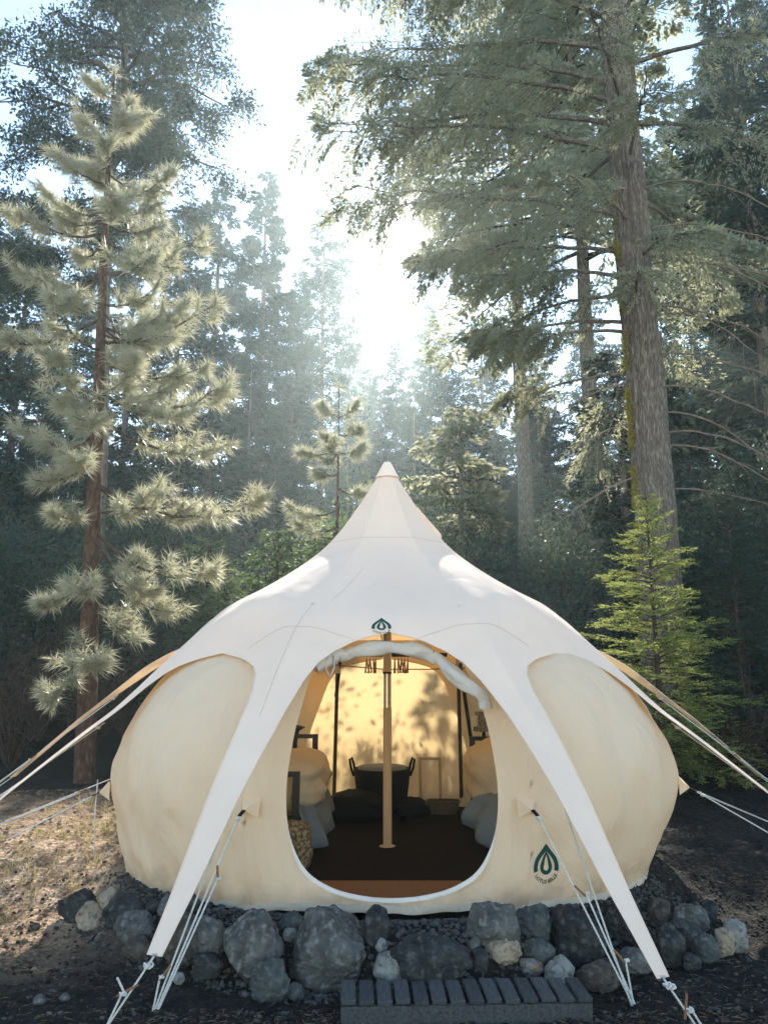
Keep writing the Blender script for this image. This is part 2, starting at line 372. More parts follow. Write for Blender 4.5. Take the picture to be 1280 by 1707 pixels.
def roof_pt(i, j, r, v):
    """surface between arm i and arm j, v in 0..0.5 from arm i"""
    a = arm_pt(i, r); b = arm_pt(j, r); d = b - a; L = np.linalg.norm(d)
    if r > 1.9:      # the free strap flattens out
        ai = AZ(i, r); t = np.array([cos(ai), sin(ai), 0.0]); t *= np.sign(t @ d[:3])
        k = float(sstep(1.9, 2.5, r)); dd = (1 - k) * d / (L + 1e-9) + k * t; dd[2] *= (1 - k)
        p = a + dd / np.linalg.norm(dd) * v * L
    else:
        p = a + d * v
    front = {i, j} == {0, 1}
    s = sin(pi * min(v, 1))
    if not front:
        p[2] += 0.125 * s * min(1.0, max(0.0, (r - .66) / .80)) * float(sstep(1.98, 1.5, r))
    else:
        p[2] += 0.02 * s * float(sstep(1.2, 1.6, r) * sstep(1.9, 1.6, r))
    # soft tension folds running down from the frame points
    p[2] += 0.004 * sin(v * 26 + r * 3) * float(sstep(1.0, 1.5, r) * sstep(2.0, 1.6, r)) * (0 if v < .02 else 1)
    return p
mb = MB(); roof_polys = MB()
for i in range(8):
    for sgn in (-1, 1):
        j = (i + sgn) % 8
        W = W_DOOR if {i, j} == {0, 1} else W_SIDE
        r1 = REND[i]
        rs = np.concatenate([np.linspace(0.0, 1.7, 44), np.linspace(1.72, 2.1, 34), np.linspace(2.12, r1, 40)])
        G = []
        for r in rs:
            ai, aj = arm_pt(i, r), arm_pt(j, r); L = max(1e-4, np.linalg.norm(ai - aj))
            vm = min(0.5, interp(r, W) / L)
            row = [roof_pt(i, j, r, vm * k / 14) for k in range(15)]
            G.append(row)
        G = np.array(G)
        if sgn == 1: G = G[:, ::-1]
        mb.grid(G)
tent = empty('bell_tent', (TC[0], TC[1], 0), 'large cream canvas bell tent with pointed roof, long star-shaped straps and an open oval door', 'tent')
def tb(m, name, matr, parent=tent, smooth=True):
    o = m.build(name, matr, parent, smooth)
    if parent is tent: o.matrix_parent_inverse = Matrix.Translation(-Vector((TC[0], TC[1], 0)))
    return o
roof = tb(mb, 'roof', M['roof'])
bm = bmesh.new(); bm.from_mesh(roof.data); bmesh.ops.remove_doubles(bm, verts=bm.verts[:], dist=0.0015)
bmesh.ops.recalc_face_normals(bm, faces=bm.faces[:])
rbvh = BVHTree.FromBMesh(bm); bm.to_mesh(roof.data); bm.free()
for p in roof.data.polygons: p.use_smooth = True
# bound edge of the roof: a thin rolled hem along every arch and strap
for i in range(8):
    for sgn in (-1, 1):
        j = (i + sgn) % 8; W = W_DOOR if {i, j} == {0, 1} else W_SIDE
        pts = []
        for r in np.concatenate([np.linspace(1.70, 2.1, 50), np.linspace(2.12, REND[i], 30)]):
            L = np.linalg.norm(arm_pt(i, r) - arm_pt(j, r)); wv = interp(r, W) / L
            if wv < 0.5: pts.append(roof_pt(i, j, r, wv))
        L = np.linalg.norm(arm_pt(i, 1.8) - arm_pt(j, 1.8))
        mb = MB(); mb.tube(pts, .0045, 5)
        e = mb.build('strap_hem', M['roof'], roof, True)
# peak cap
mb = MB()
prof = [(.001, .045), (.03, .04), (.05, .01), (.085, -.06), (.115, -.115)]
a = np.arange(24) * 2 * pi / 24
mb.grid(np.array([[(TC[0] + r * cos(t), TC[1] + r * sin(t), 3.36 + z) for t in a] for r, z in prof]), close=True)
tb(mb, 'peak_cap', clothmat('cap_canvas', (.94, .745, .60), (.9, .7, .4), 0, .05, .2))
# seams
def seam(pts, rad=.0012):
    m = MB(); m.tube([tuple(_np(p) + _np((0, -.001, .002))) for p in pts], rad, 4); m.build('seam', M['seam'], roof, True)
def ring(r, i, j, n=16): return [roof_pt(i, j, r, v) for v in np.linspace(0, .5, n)] + [roof_pt(j, i, r, v) for v in np.linspace(.5, 0, n)]
for (i, j) in ((0, 1), (0, 7), (1, 2), (7, 6), (2, 3)):
    seam(ring(.56, i, j))
seam([roof_pt(0, 1, r, .0) for r in np.linspace(1.42, 2.25, 30)])
seam([roof_pt(0, 1, r, .12 + .25 * (1.4 - r)) for r in np.linspace(.95, 1.42, 24)])
seam([roof_pt(1, 0, 1.66 + .16 * (v / .42) ** 1.5, v) for v in np.linspace(0, .42, 18)])
seam([roof_pt(1, 2, 1.66 + .18 * (v / .3) ** 1.5, v) for v in np.linspace(0, .3, 14)])
seam([roof_pt(0, 1, 1.68 + .13 * (v / .36) ** 1.5, v) for v in np.linspace(.0, .36, 18)])
seam([roof_pt(0, 7, 1.68 + .18 * (v / .3) ** 1.5, v) for v in np.linspace(0, .3, 14)])
# frame grommet pads
for (i, v, r) in ((0, 0, 1.44), (1, 0.03, 1.46)):
    p = roof_pt(i, 1 - i, r, v); m = MB(); m.tube([p + _np((0, .004, -.004)), p + _np((0, -.006, .006))], .010, 8); m.build('eyelet', M['seam'], roof, True)
# vent hood
def hood(az, r0, r1):
    m = MB(); G = []
    for k, r in enumerate(np.linspace(r0, r1, 7)):
        lift = .06 * sin(pi / 2 * k / 6)
        z = interp(r, PF)
        row = [(TC[0] + r * sin(az + t * .09 / r), TC[1] - r * cos(az + t * .09 / r), z + .004 + lift * (1 - t * t)) for t in np.linspace(-1, 1, 9)]
        G.append(row)
    G.append([(x, y, z - .05 * (1 - ((k - 4) / 4) ** 2)) for k, (x, y, z) in enumerate(G[-1])])
    m.grid(G); o = tb(m, 'vent_hood', M['roof'])
hood(radians(97), .28, .50); hood(radians(-150), .28, .50)

# wall -----------------------------------------------------------------
WPROF = [(0, 1.0), (.08, 1.02), (.25, 1.06), (.5, 1.105), (.75, 1.115), (1.0, 1.085), (1.25, 1.02), (1.45, .945), (1.6, .865), (1.74, .76), (1.80, .70)]
WZ = np.linspace(0, 1.8, 60); WR = interp(WZ, WPROF); WR = np.convolve(np.pad(WR, 3, mode='edge'), np.ones(7) / 7, 'valid')
def wall_r(phi, z, wr=True):
    """radius of the wall at azimuth phi (0 = front) and height z"""
    p = abs((phi + pi) % (2 * pi) - pi); pd = math.degrees(p)
    base = np.interp(pd, [0, 14, 24, 32, 48, 68, 90, 180], [1.88, 1.89, 1.93, 1.96, 2.03, 2.10, 2.08, 2.08])
    f = np.interp(z, WZ, WR)
    fr = float(sstep(42, 18, pd))
    flat = np.interp(z, [0, .3, .8, 1.2, 1.5, 1.7, 1.8], [1.0, 1.0, .985, .95, .90, .845, .80])
    f = f * (1 - fr) + flat * fr
    r = base * f * (1 - .035 * float(sstep(30, 60, math.degrees((-phi) % (2 * pi))) * sstep(150, 110, math.degrees((-phi) % (2 * pi)))) * float(sstep(0, .5, z)))
    # corner pulls at the webbing tabs and puckers near the hem
    for c in (-68, 68, -112, 112, -26, 26):
        d = (math.degrees(phi) - c + 180) % 360 - 180
        r += .028 * math.exp(-(d / 4.5) ** 2) * math.exp(-((z - .62) / .25) ** 2)
    if wr:
        n1 = noise.noise((phi * 5.0, z * 1.1, 0)); n2 = noise.noise((phi * 14 + z * 2.5, z * 1.6, 5))
        low = float(sstep(.7, .0, z))
        r += .018 * n1 + .010 * n2 * (.5 + low)
        r += .030 * low * noise.noise((phi * 9, z * 3.0, 9)) * float(sstep(0, .06, z) )
        r += .012 * noise.noise((phi * 3 + z * 3.5, z * 4 - phi * 6, 2))
        g_ = math.exp(-((pd - 27) / 9) ** 2)
        r += g_ * (.020 * noise.noise((phi * 26, z * .9, 11)) + .012 * noise.noise((phi * 52 + z * 4, z * 1.6, 12))) * (1.2 - .4 * z)
        r += .022 * (.25 - abs(noise.noise((phi * 6 + z * 3.2 * (1 if phi < pi else -1), z * 1.3, 31)))) * float(sstep(.02, .3, z) * sstep(1.6, 1.0, z))
        # diagonal tension folds running up from the hem
        r += .034 * noise.noise(((phi * 7 - z * 2.2 * (1 if phi < pi else -1)), z * .5, 21)) * float(sstep(.02, .3, z) * sstep(1.5, .9, z))
    return r
def zb(phi):     # hem height above datum
    pd = abs(math.degrees((phi + pi) % (2 * pi) - pi)); return 0.06 * float(sstep(60, 10, pd)) + .016 * noise.noise((phi * 6, 0, 7)) + .010 * noise.noise((phi * 19, 0, 3)) - .03 * math.exp(-((pd - 26) / 3) ** 2)
def wall_pt(phi, z, off=0.0, wr=True):
    r = wall_r(phi, z, wr) + off; return (TC[0] + r * sin(phi), TC[1] - r * cos(phi), z)
PH = radians(27)
mb = MB()
phis = np.linspace(PH, 2 * pi - PH, 260); zs = np.linspace(0, 1, 46)
mb.grid([[wall_pt(p, zb(p) + (1.8 - zb(p)) * t) for p in phis] for t in zs])
# front sector with the oval opening; local coords (phi, z)
OV = [(0, 1.80), (.30, 1.76), (.52, 1.55), (.645, 1.22), (.705, .92), (.72, .66), (.68, .42), (.58, .25), (.42, .16), (.22, .115), (0, .10)]
OV = [(x * .945, z) for x, z in OV]
def oval(n=120):
    pts = OV + [(-x, z) for x, z in OV[-2:0:-1]]
    P = _np(pts); P = np.vstack([P, P[:1]])
    # closed Catmull-Rom
    m = len(P) - 1; out = []
    for k in range(n):
        u = k / n * m; i = int(u); t = u - i
        p0, p1, p2, p3 = P[(i - 1) % m], P[i % m], P[(i + 1) % m], P[(i + 2) % m]
        out.append(.5 * ((2 * p1) + (-p0 + p2) * t + (2 * p0 - 5 * p1 + 4 * p2 - p3) * t * t + (-p0 + 3 * p1 - 3 * p2 + p3) * t ** 3))
    return [_np((q[0] + .022 * float(sstep(1.7, 1.2, q[1])), q[1])) for q in out]
def x2phi(x, z):
    ph = math.asin(max(-.6, min(.6, x / 1.8)))
    for _ in range(4): ph = math.asin(max(-.95, min(.95, x / wall_r(ph, z, False))))
    return ph
OVP = [(x2phi(x, z), z) for x, z in oval()]
def bd(p, z):    # from the oval point outwards to the sector frame
    c = (0, .9); dx, dz = p - c[0], z - c[1]; t = 9
    if abs(dx) > 1e-6: t = min(t, (PH if dx > 0 else -PH) / dx if dx else 9)
    if dz > 0: t = min(t, (1.80 - c[1]) / dz)
    if dz < 0: t = min(t, (0.0 - c[1]) / dz)
    return (c[0] + dx * max(t, 1), c[1] + dz * max(t, 1))
rows = []
n = len(OVP)
outer = [bd(*q) for q in OVP]
# push the nearest outer samples into the sector's four corners
for cx_, cz_ in ((PH, 0), (-PH, 0), (PH, 1.8), (-PH, 1.8)):
    k = min(range(n), key=lambda k: ((outer[k][0] - cx_) * 2) ** 2 + (outer[k][1] - cz_) ** 2); outer[k] = (cx_, cz_)
for t in np.linspace(0, 1, 16):
    row = []
    for (p0, z0), (p1, z1) in zip(OVP, outer):
        p = p0 + (p1 - p0) * t; z = z0 + (z1 - z0) * t
        zz = zb(p) + (1.8 - zb(p)) * z / 1.8 if t > 0.5 else z + zb(p) * t * 2 * (1 - z / 1.8)
        rr = wall_r(p, zz, True) ; r0 = wall_r(p, zz, False); k = min(1, t * 3)
        r = r0 + (rr - r0) * k
        row.append((TC[0] + r * sin(p), TC[1] - r * cos(p), zz))
    rows.append(row)
mb.grid(_np(rows)[::-1], close=True)
wall = tb(mb, 'wall', M['wall'])
bm = bmesh.new(); bm.from_mesh(wall.data); bmesh.ops.remove_doubles(bm, verts=bm.verts[:], dist=0.004); bmesh.ops.recalc_face_normals(bm, faces=bm.faces[:])
wbvh = BVHTree.FromBMesh(bm); bm.to_mesh(wall.data); bm.free()
for p in wall.data.polygons: p.use_smooth = True
# white piping tape round the lower two thirds of the opening
tape = MB(); G = []
ring_ = [q for q in OVP if q[1] < 1.5]
ks = [k for k, q in enumerate(OVP) if q[1] < .60]
for k in ks:
    p, z = OVP[k]; fd = float(sstep(.56, .22, z)); w_ = .0004 + .014 * float(sstep(.50, .12, z)); c = _np((0, .8)); d = _np((p * 1.9, z)) - c; d /= np.linalg.norm(d)
    a_ = _np(wall_pt(p, z, .002 + .010 * fd, False)); b_ = _np(wall_pt(p + d[0] * w_ / 1.9, z + d[1] * w_, .002 + .011 * fd, False))
    i_ = _np(wall_pt(p - d[0] * .008 * fd / 1.9, z - d[1] * .008 * fd, -.002 - .008 * fd, False))
    G.append([i_, a_, b_])
tape.grid(G); tape.build('door_piping', M['piping'], wall, True)
# inner door facing, a soft cloth strip behind the opening edge
m = MB(); G = []
for k in ks:
    fd = float(sstep(.58, .25, OVP[k][1])); G.append([wall_pt(OVP[k][0], OVP[k][1], off * fd, False) for off in (-.001, -.010, -.022)])
m.grid(G); m.build('door_facing', M['wall'], wall, True)
# hem sod cloth lying out on the gravel
m = MB(); G = []
for p in np.linspace(-pi, pi, 300):
    b0 = zb(p); o1 = .02 + .02 * noise.noise((p * 11, 0, 1))
    G.append([wall_pt(p, b0 + .012, .001), wall_pt(p, b0 - .012, o1 * .6), wall_pt(p, b0 - .035, o1 - .01)])
m.grid(G); m.build('wall_hem', M['hem'], wall, True)
# webbing tabs on the wall corners
TABS = {}
for az, z in ((-26, .66), (26, .66), (-68, .62), (68, .66), (-112, .7), (112, .7)):
    ph = radians(az); base = _np(wall_pt(ph, z)); u = _np((sin(ph), -cos(ph), -.55)); u /= np.linalg.norm(u); s_ = _np((cos(ph), sin(ph), 0))
    m = MB()
    m.tris([[base - s_ * .075 + (0, 0, .03), base + s_ * .075 + (0, 0, .03), base + u * .085], [base - s_ * .06 + (0, 0, -.09), base - s_ * .075 + (0, 0, .03), base + u * .085],
            [base + s_ * .075 + (0, 0, .03), base + s_ * .06 + (0, 0, -.09), base + u * .085]])
    m.build('corner_patch', M['wall'], wall, True)
    m = MB(); q = base + u * .095
    m.box(tuple(q + u * .012), (.026, .006, .055), Matrix(((s_[0], 0, u[0]), (s_[1], 0, u[1]), (s_[2], 1, u[2]))).to_3x3() if False else Vector(u).to_track_quat('Z', 'Y').to_matrix())
    m.build('webbing_tab', M['blackstrap'], wall)
    TABS[az] = q + u * .045
# rolled-up door flap under the front arch
m = MB(); G = []
path = []
for v in np.linspace(-.36, .46, 46):
    i, j = (0, 1) if v < 0 else (1, 0)
    q = v + .5; i, j, vv = (0, 1, q) if q < .5 else (1, 0, 1 - q)
    rr = np.interp(abs(v), [0, .2, .3, .38, .46], [1.72, 1.76, 1.82, 1.90, 2.0])
    p = roof_pt(i, j, rr, min(vv, .5)); p[0] -= .11 * float(sstep(.18, .42, v)); p[2] -= .05 * float(sstep(.18, .42, v)); path.append(p + _np((0, .055, -.085 - .03 * (abs(v) < .25))))
path = _np(path)
extra = [path[-1] + _np((.03, .02, -.05)), path[-1] + _np((.040, .02, -.10))]
path = np.vstack([path, extra]); a = np.arange(20) * 2 * pi / 20
T = np.gradient(path, axis=0); T /= np.linalg.norm(T, axis=1)[:, None]
for k, (p, t) in enumerate(zip(path, T)):
    A = np.cross(t, (0, 1, 0)); A /= np.linalg.norm(A); B = np.cross(t, A)
    rad = .048 + .010 * sin(k * .5) - .006 * float(sstep(28, 44, k))
    row = []
    for q in a:
        f = 1 + .22 * noise.noise((k * .16, q * 1.1, 4)) + .12 * sin(3 * q + k * .55)
        row.append(p + rad * f * (cos(q) * A + sin(q) * B * .8))
    G.append(row)
m.grid(G, close=True)
fl = tb(m, 'rolled_door_flap', M['flap'])
m = MB()
for rr in (.045, .028):
    sp_ = []
    for q in np.linspace(0, 1.7 * pi, 20): sp_.append(path[-1] + _np((cos(q) * rr, sin(q) * rr * .6, -.004)))
    m.grid([[p, p - T[-1] * .10 + _np((.0, 0, .02))] for p in sp_])
m.build('flap_roll_end', M['flap'], fl, True)
m = MB(); pth = _np([path[3] + _np((0, -.04, .02)), path[3] + _np((-.01, -.06, -.06)), path[3] + _np((.02, -.05, -.13)), path[3] + _np((.05, -.04, -.06)), path[3] + _np((.04, -.03, .02))])
m.tube(pth, .007, 5); m.build('flap_tie', M['flap'], fl, True)

# poles and frame inside
m = MB(); m.tube([(TC[0], TC[1], .02), (TC[0], TC[1], 1.16)], .037, 16); cp = tb(m, 'centre_pole', M['pole'])
m = MB(); m.tube([(TC[0], TC[1], 1.46), (TC[0], TC[1], 3.36)], .037, 16); m.build('upper_pole', M['pole'], cp, True)
m = MB(); m.tube([(TC[0], TC[1], 1.155), (TC[0], TC[1], 1.47)], .0335, 16); m.build('pole_sleeve', M['pole'], cp, True)
m = MB(); m.box((TC[0] - .004, TC[1] - .034, 1.31), (.012, .006, .30)); m.build('sleeve_slot', M['steel'], cp)
m = MB(); m.tube([(TC[0], TC[1], .0), (TC[0], TC[1], .012), (TC[0], TC[1], .02)], [.075, .07, .045], 20); m.build('pole_foot', M['pole'], cp, True)
m = MB(); m.tube([(TC[0], TC[1], 1.452), (TC[0], TC[1], 1.468)], .039, 16); m.build('pole_collar', M['blackstrap'], cp, True)
for (p0, p1) in (((-.56, 9.05, .0), (-.50, 8.55, 1.86)), ((.86, 9.0, .0), (.80, 8.5, 1.86)), ((-.47, 8.45, 1.62), (-.52, 8.62, 1.2)), ((.82, 8.45, 1.55), (.95, 8.75, .75)), ((.955, 8.77, .66), (.97, 8.8, .05))):
    m = MB(); m.tube([p0, p1], .021, 8); tb(m, 'frame_pole', M['black'])
m = MB(); m.box((.06, 8.30, 1.64), (1.22, .035, .042), bev=.004); tb(m, 'spreader_bar', M['black'])
for (x, z0, z1) in ((-.50, 1.45, 1.85), (.82, 1.45, 1.8), (.97, .9, 1.0)):
    m = MB(); m.tube([(x, 8.50, z0), (x, 8.47, z1)], .032, 8); tb(m, 'pole_sleeve_cloth', M['flap'])
m = MB(); m.tube([(-1.3, 8.2, 1.50), (-.6, 8.35, 1.54), (0, 8.3, 1.49), (.5, 8.32, 1.49), (1.2, 8.3, 1.52)], .006, 5); tb(m, 'hanging_cord', M['toggle'])
# floor
m = MB(); G = []
for k in range(14):
    f = k / 13; G.append([(TC[0] + wall_r(p, .02, False) * .985 * f * sin(p), TC[1] - wall_r(p, .02, False) * .985 * f * cos(p), .012 + .006 * noise.noise((f * 4 * sin(p), f * 4 * cos(p), 0))) for p in np.linspace(0, 2 * pi, 72)[:-1]])
m.grid(G, close=True); tb(m, 'groundsheet', M['rug'])

# logos ------------------------------------------------------------------
def logo(cx, cz, W_, H_, bv, parent):
    def proj(P2):
        out = []
        for x, z in P2:
            h = bv.ray_cast(Vector((cx + x * W_, 0, cz + z * H_)), Vector((0, 1, 0)))
            p = h[0]; nn = h[1]
            if nn.y > 0: nn = -nn
            out.append(tuple(p + nn * .0035))
        return out
    m = MB(); c = (0, -.12)
    t = np.linspace(-pi, pi, 65)
    def rd(t, r0, r1, sh): s = np.abs(t) / pi; return r1 + (r0 - r1) * np.exp(-(np.abs(t) / sh) ** 1.1)
    def curve(r): return np.stack([c[0] + r * np.sin(t), c[1] + r * np.cos(t)], -1)
    drop = curve(rd(t, .80, .20, .30)); uo = curve(rd(t, 1.02, .46, .40)); go = curve(rd(t, 1.02, .66, .40)); ou = curve(rd(t, 1.5, .98, .28))
    def band(a, b, lo, hi):
        sel = (np.abs(t) >= lo) & (np.abs(t) <= hi); idx = np.where(sel)[0]
        for run in np.split(idx, np.where(np.diff(idx) > 1)[0] + 1):
            if len(run) > 1: m.grid([proj([a[k], (a[k] + b[k]) / 2, b[k]]) for k in run])
    band(drop, uo, 0, pi); band(go, ou, 0.0, 1.95); 
    o = m.build('printed_emblem', M['logo'], parent)
    cu = bpy.data.curves.new('lettering', 'FONT'); cu.body = 'LOTUS BELLE'; cu.size = .34; cu.resolution_u = 2; cu.align_x = 'CENTER'; cu.offset = .008
    to = bpy.data.objects.new('lettering', cu); COL.objects.link(to); dg = bpy.context.evaluated_depsgraph_get(); dg.update()
    me = bpy.data.meshes.new_from_object(to.evaluated_get(dg)); COL.objects.unlink(to); bpy.data.objects.remove(to)
    P2 = []
    for v in me.vertices:
        ang = -pi / 2 + v.co.x * 1.05 ; r = 1.04 - v.co.y * 1.0
        r = .98 - v.co.y if False else 1.02 - v.co.y
        P2.append((c[0] + r * cos(ang), c[1] + r * sin(ang)))
    for v, p in zip(me.vertices, proj(P2)): v.co = p
    me.materials.append(M['logo']); lo = bpy.data.objects.new('printed_lettering', me); COL.objects.link(lo); lo.parent = parent
lp = atY(911, 1452, 5.25)
logo(lp.x, .265, .086, .100, wbvh, wall)
logo(-.018, 1.785, .070, .046, rbvh, roof)

# ropes -------------------------------------------------------------------
def twist_rope(pts, parent, name='guy_rope', rad=.0052, twist=True):
    P = [Vector(p) for p in pts]; out = []
    for a, b in zip(P[:-1], P[1:]):
        n = max(2, int((b - a).length / .006) if twist else 6)
        for k in range(n): out.append(a.lerp(b, k / n))
    out.append(P[-1]); A = _np([tuple(p) for p in out]); m = MB()
    if twist:
        T = np.gradient(A, axis=0); T /= np.linalg.norm(T, axis=1)[:, None]
        U = np.cross(T, (1, 0, 0)); U /= np.linalg.norm(U, axis=1)[:, None]; V = np.cross(T, U)
        s = np.concatenate([[0], np.cumsum(np.linalg.norm(np.diff(A, axis=0), axis=1))])
        for ph in (0, 2 * pi / 3, 4 * pi / 3):
            q = s * 2 * pi / .045 + ph
            m.tube(A + rad * .55 * (np.cos(q)[:, None] * U + np.sin(q)[:, None] * V), rad * .58, 5)
    else:
        m.tube(A, rad * .9, 5)
    o = m.build(name, M['rope'], None, True)
    if parent is tent: o.parent = tent; o.matrix_parent_inverse = Matrix.Translation(-Vector((TC[0], TC[1], 0)))
    elif parent: o.parent = parent
    return o
def toggle(p, d, parent, L=.085):
    d = Vector(d).normalized(); m = MB(); p = Vector(p)
    m.box(tuple(p), (.014, .009, L), d.to_track_quat('Z', 'Y').to_matrix(), bev=.002)
    o = m.build('wooden_slider', M['toggle'], parent); return o
def knot(p, parent, r=.013):
    m = MB(); p = _np(tuple(p)); t = np.linspace(0, 4 * pi, 40)
    K = np.stack([np.sin(t) + 2 * np.sin(2 * t), np.cos(t) - 2 * np.cos(2 * t), -np.sin(3 * t)], -1)
    K = np.stack([np.sin(t / 2 * 1) + 2 * np.sin(t), np.cos(t / 2) - 2 * np.cos(t), -np.sin(t * 1.5)], -1)
    m.tube(p + K * r * .42, .0048, 5); m.build('knot', M['rope'], parent, True)
def on_ground(px, py):
    h = pix_ground(px, py); return Vector((h.x, h.y, h.z))
def strap_end(i):
    return Vector(arm_pt(i, REND[i]))
# front left
pegL = on_ground(258, 1684); pegR = on_ground(1056, 1678)
def guy(start, peg, sl_t, dbl_from=None, side=Vector((.02, 0, 0)), par=tent):
    s = Vector(start); g = Vector(peg)
    o = twist_rope([s, g], par)
    knot(s.lerp(g, .015), o)
    q = s.lerp(g, sl_t)
    if dbl_from is not None:
        e = s.lerp(g, sl_t + .0) + side
        m = MB(); twist_rope([e, g + side * .2], o, 'rope_return')
        toggle((q + e) / 2, (e - q).normalized() * .6 + Vector((0, 0, -.3)), o, .085); knot(e + Vector((.008, -.004, 0)), o, .01)
    else:
        toggle(q, Vector((.6, 0, .8)), o)
    return o
strapL = Vector(roof_pt(0, 1, 2.70, .03)) + Vector((.01, 0, -.02)); strapR = Vector(roof_pt(1, 0, 2.62, .03)) + Vector((-.01, 0, -.02))
guy(TABS[-26], pegL + Vector((.012, 0, 0)), .30, True, Vector((.012, -.03, -.055)))
guy(strapL, pegL, .80, True, Vector((-.045, -.02, -.03)))
guy(TABS[26], pegR, .42, True, Vector((.06, -.02, -.02)))
guy(strapR, pegR + Vector((-.01, 0, 0)), .76, True, Vector((.055, -.02, -.03)))
# strap-end ropes of the two front straps, running down to pegs just out of view
for i, pp, tp in ((0, (150, 1755), (-1, 0, -.5)), (1, (1195, 1762), (.15, 0, 1))):
    e = strap_end(i); d = Vector(ray(*pp)); d2 = gbvh.ray_cast(Vector((0, 0, CZ)), d.normalized())[0]
    o = twist_rope([e, d2], tent); knot(e.lerp(d2, .10), o, .018); knot(e.lerp(d2, .14) + Vector((.008, -.005, .01)), o, .014)
    q = e.lerp(d2, .36); e2 = q + Vector((.03 if i else -.035, -.01, 0)); twist_rope([e2, d2 + Vector((.02, 0, 0))], o, 'rope_return')
    toggle((q + e2) / 2, tp, o, .11); knot(e2 + Vector((0, -.01, -.01)), o, .013)
    if i == 0: twist_rope([e2, e2 + Vector((-.03, -.01, .06))], o, 'rope_tail')
    m = MB(); a1 = Vector(roof_pt(i, 1 - i, REND[i], 0)); m.tube([a1 + Vector((-.012, 0, .004)), a1 + Vector((.012, 0, .004))], .006, 6); m.build('strap_ring', M['steel'], o)
# side ropes
for s in (-1, 1):
    tabA = TABS[68 * s]
    for (st, en, slide) in ((tabA, (3.5 * s, 5.35, -.12), .40), (TABS[112 * s], (3.9 * s, 6.7, -.05), .35),
                            (Vector(arm_pt(2 if s > 0 else 7, 2.35)) + Vector((0, 0, -.04)), (3.75 * s, 5.75, -.12), .5),
                            (Vector(arm_pt(3 if s > 0 else 6, 3.0)) + Vector((0, 0, -.04)), (4.4 * s, 8.2, 0), .5)):
        o = twist_rope([st, en], tent, twist=False, rad=.0058); knot(Vector(st).lerp(Vector(en), .03), o, .014)
        q = Vector(st).lerp(Vector(en), slide); toggle(q, Vector(en) - Vector(st), o, .09)
        e2 = q + Vector((.02 * s, 0, -.02)); twist_rope([e2, Vector(en) + Vector((.02, .03, 0))], o, 'rope_return', twist=False, rad=.0055); knot(q.lerp(Vector(en), .04), o, .012)
    for i in ((2 if s > 0 else 7), (3 if s > 0 else 6)):
        e = strap_end(i); g_ = e + Vector((.35 * s, -.1, 0)); g_.z = gz(g_.x, g_.y); twist_rope([e, g_], tent, twist=False)
# loose hanging end at the left corner
q = TABS[-68]; twist_rope([Vector(q) + Vector((.03, .02, .12)), Vector(q) + Vector((.03, .01, -.1)), Vector(q) + Vector((.05, 0, -.42))], tent, twist=False)

# ------------------------------------------------------------------ things inside the tent
def cloth_lump(name, c, size, matr, label, cat, seed, sag=.25, parent=None, p=.55):
    """soft rounded box, closed, with folds"""
    m = MB(); nu, nv = 56, 30; G = []
    for a in np.linspace(-pi / 2, pi / 2, nv):
        row = []
        for b in np.linspace(0, 2 * pi, nu, endpoint=False):
            f = lambda v, e: math.copysign(abs(v) ** e, v)
            x = f(cos(a), .5) * f(cos(b), p); y = f(cos(a), .5) * f(sin(b), p); z = f(sin(a), .6)
            d = 1 + .10 * noise.noise((x * 2 + seed, y * 2, z * 2)) + .05 * noise.noise((x * 5 + seed, y * 5, z * 3)) - .07 * abs(noise.noise((x * 2.6 + z * 2 + seed, y * 3.4, z * 2.2)))
            zz = z * d; 
            row.append((c[0] + x * size[0] / 2 * d, c[1] + y * size[1] / 2 * d, c[2] + zz * size[2] / 2 - (sag * .12 * (x * x) if z > 0 else 0)))
        G.append(row)
    m.grid(G, close=True); o = m.build(name, matr, parent, True); 
    if label: tag(o, label, cat)
    return o
def bed(x0, x1, y0, y1, footz, headz, label, posts_foot=True):
    b = empty('bed', ((x0 + x1) / 2, (y0 + y1) / 2, 0), label, 'bed')
    inv = Matrix.Translation(-Vector(((x0 + x1) / 2, (y0 + y1) / 2, 0)))
    def add(m, name, mt=M['black']):
        o = m.build(name, mt, b); o.matrix_parent_inverse = inv; return o
    for (yy, hz, nm) in ((y0, footz, 'footboard'), (y1, headz, 'headboard')):
        m = MB(); m.box(((x0 + x1) / 2, yy, hz - .02), (x1 - x0 - .06, .035, .04)); add(m, nm); m = MB(); m.box(((x0 + x1) / 2, yy, .28), (x1 - x0 - .06, .03, .05)); add(m, 'end_rail')
        for xx in (x0, x1):
            m = MB(); m.box((xx, yy, hz / 2), (.055, .05, hz)); add(m, 'bed_post')
    for xx in (x0, x1):
        m = MB(); m.box((xx, (y0 + y1) / 2, .28), (.03, y1 - y0 - .06, .06)); add(m, 'side_rail')
    cl = cloth_lump('mattress', ((x0 + x1) / 2, (y0 + y1) / 2, .40), (x1 - x0 - .08, y1 - y0 - .08, .24), M['sheet'], None, None, 3, 0, b); cl.matrix_parent_inverse = inv
    return b
bed(-1.55, -.70, 6.45, 8.15, .69, .84, 'black metal bed frame on the left side of the tent floor')
cloth_lump('duvet', (-1.02, 7.15, .55), (1.06, 1.25, .46), M['duvet'], 'puffy cream duvet spread over the bed on the left side of the tent', 'duvet', 11)
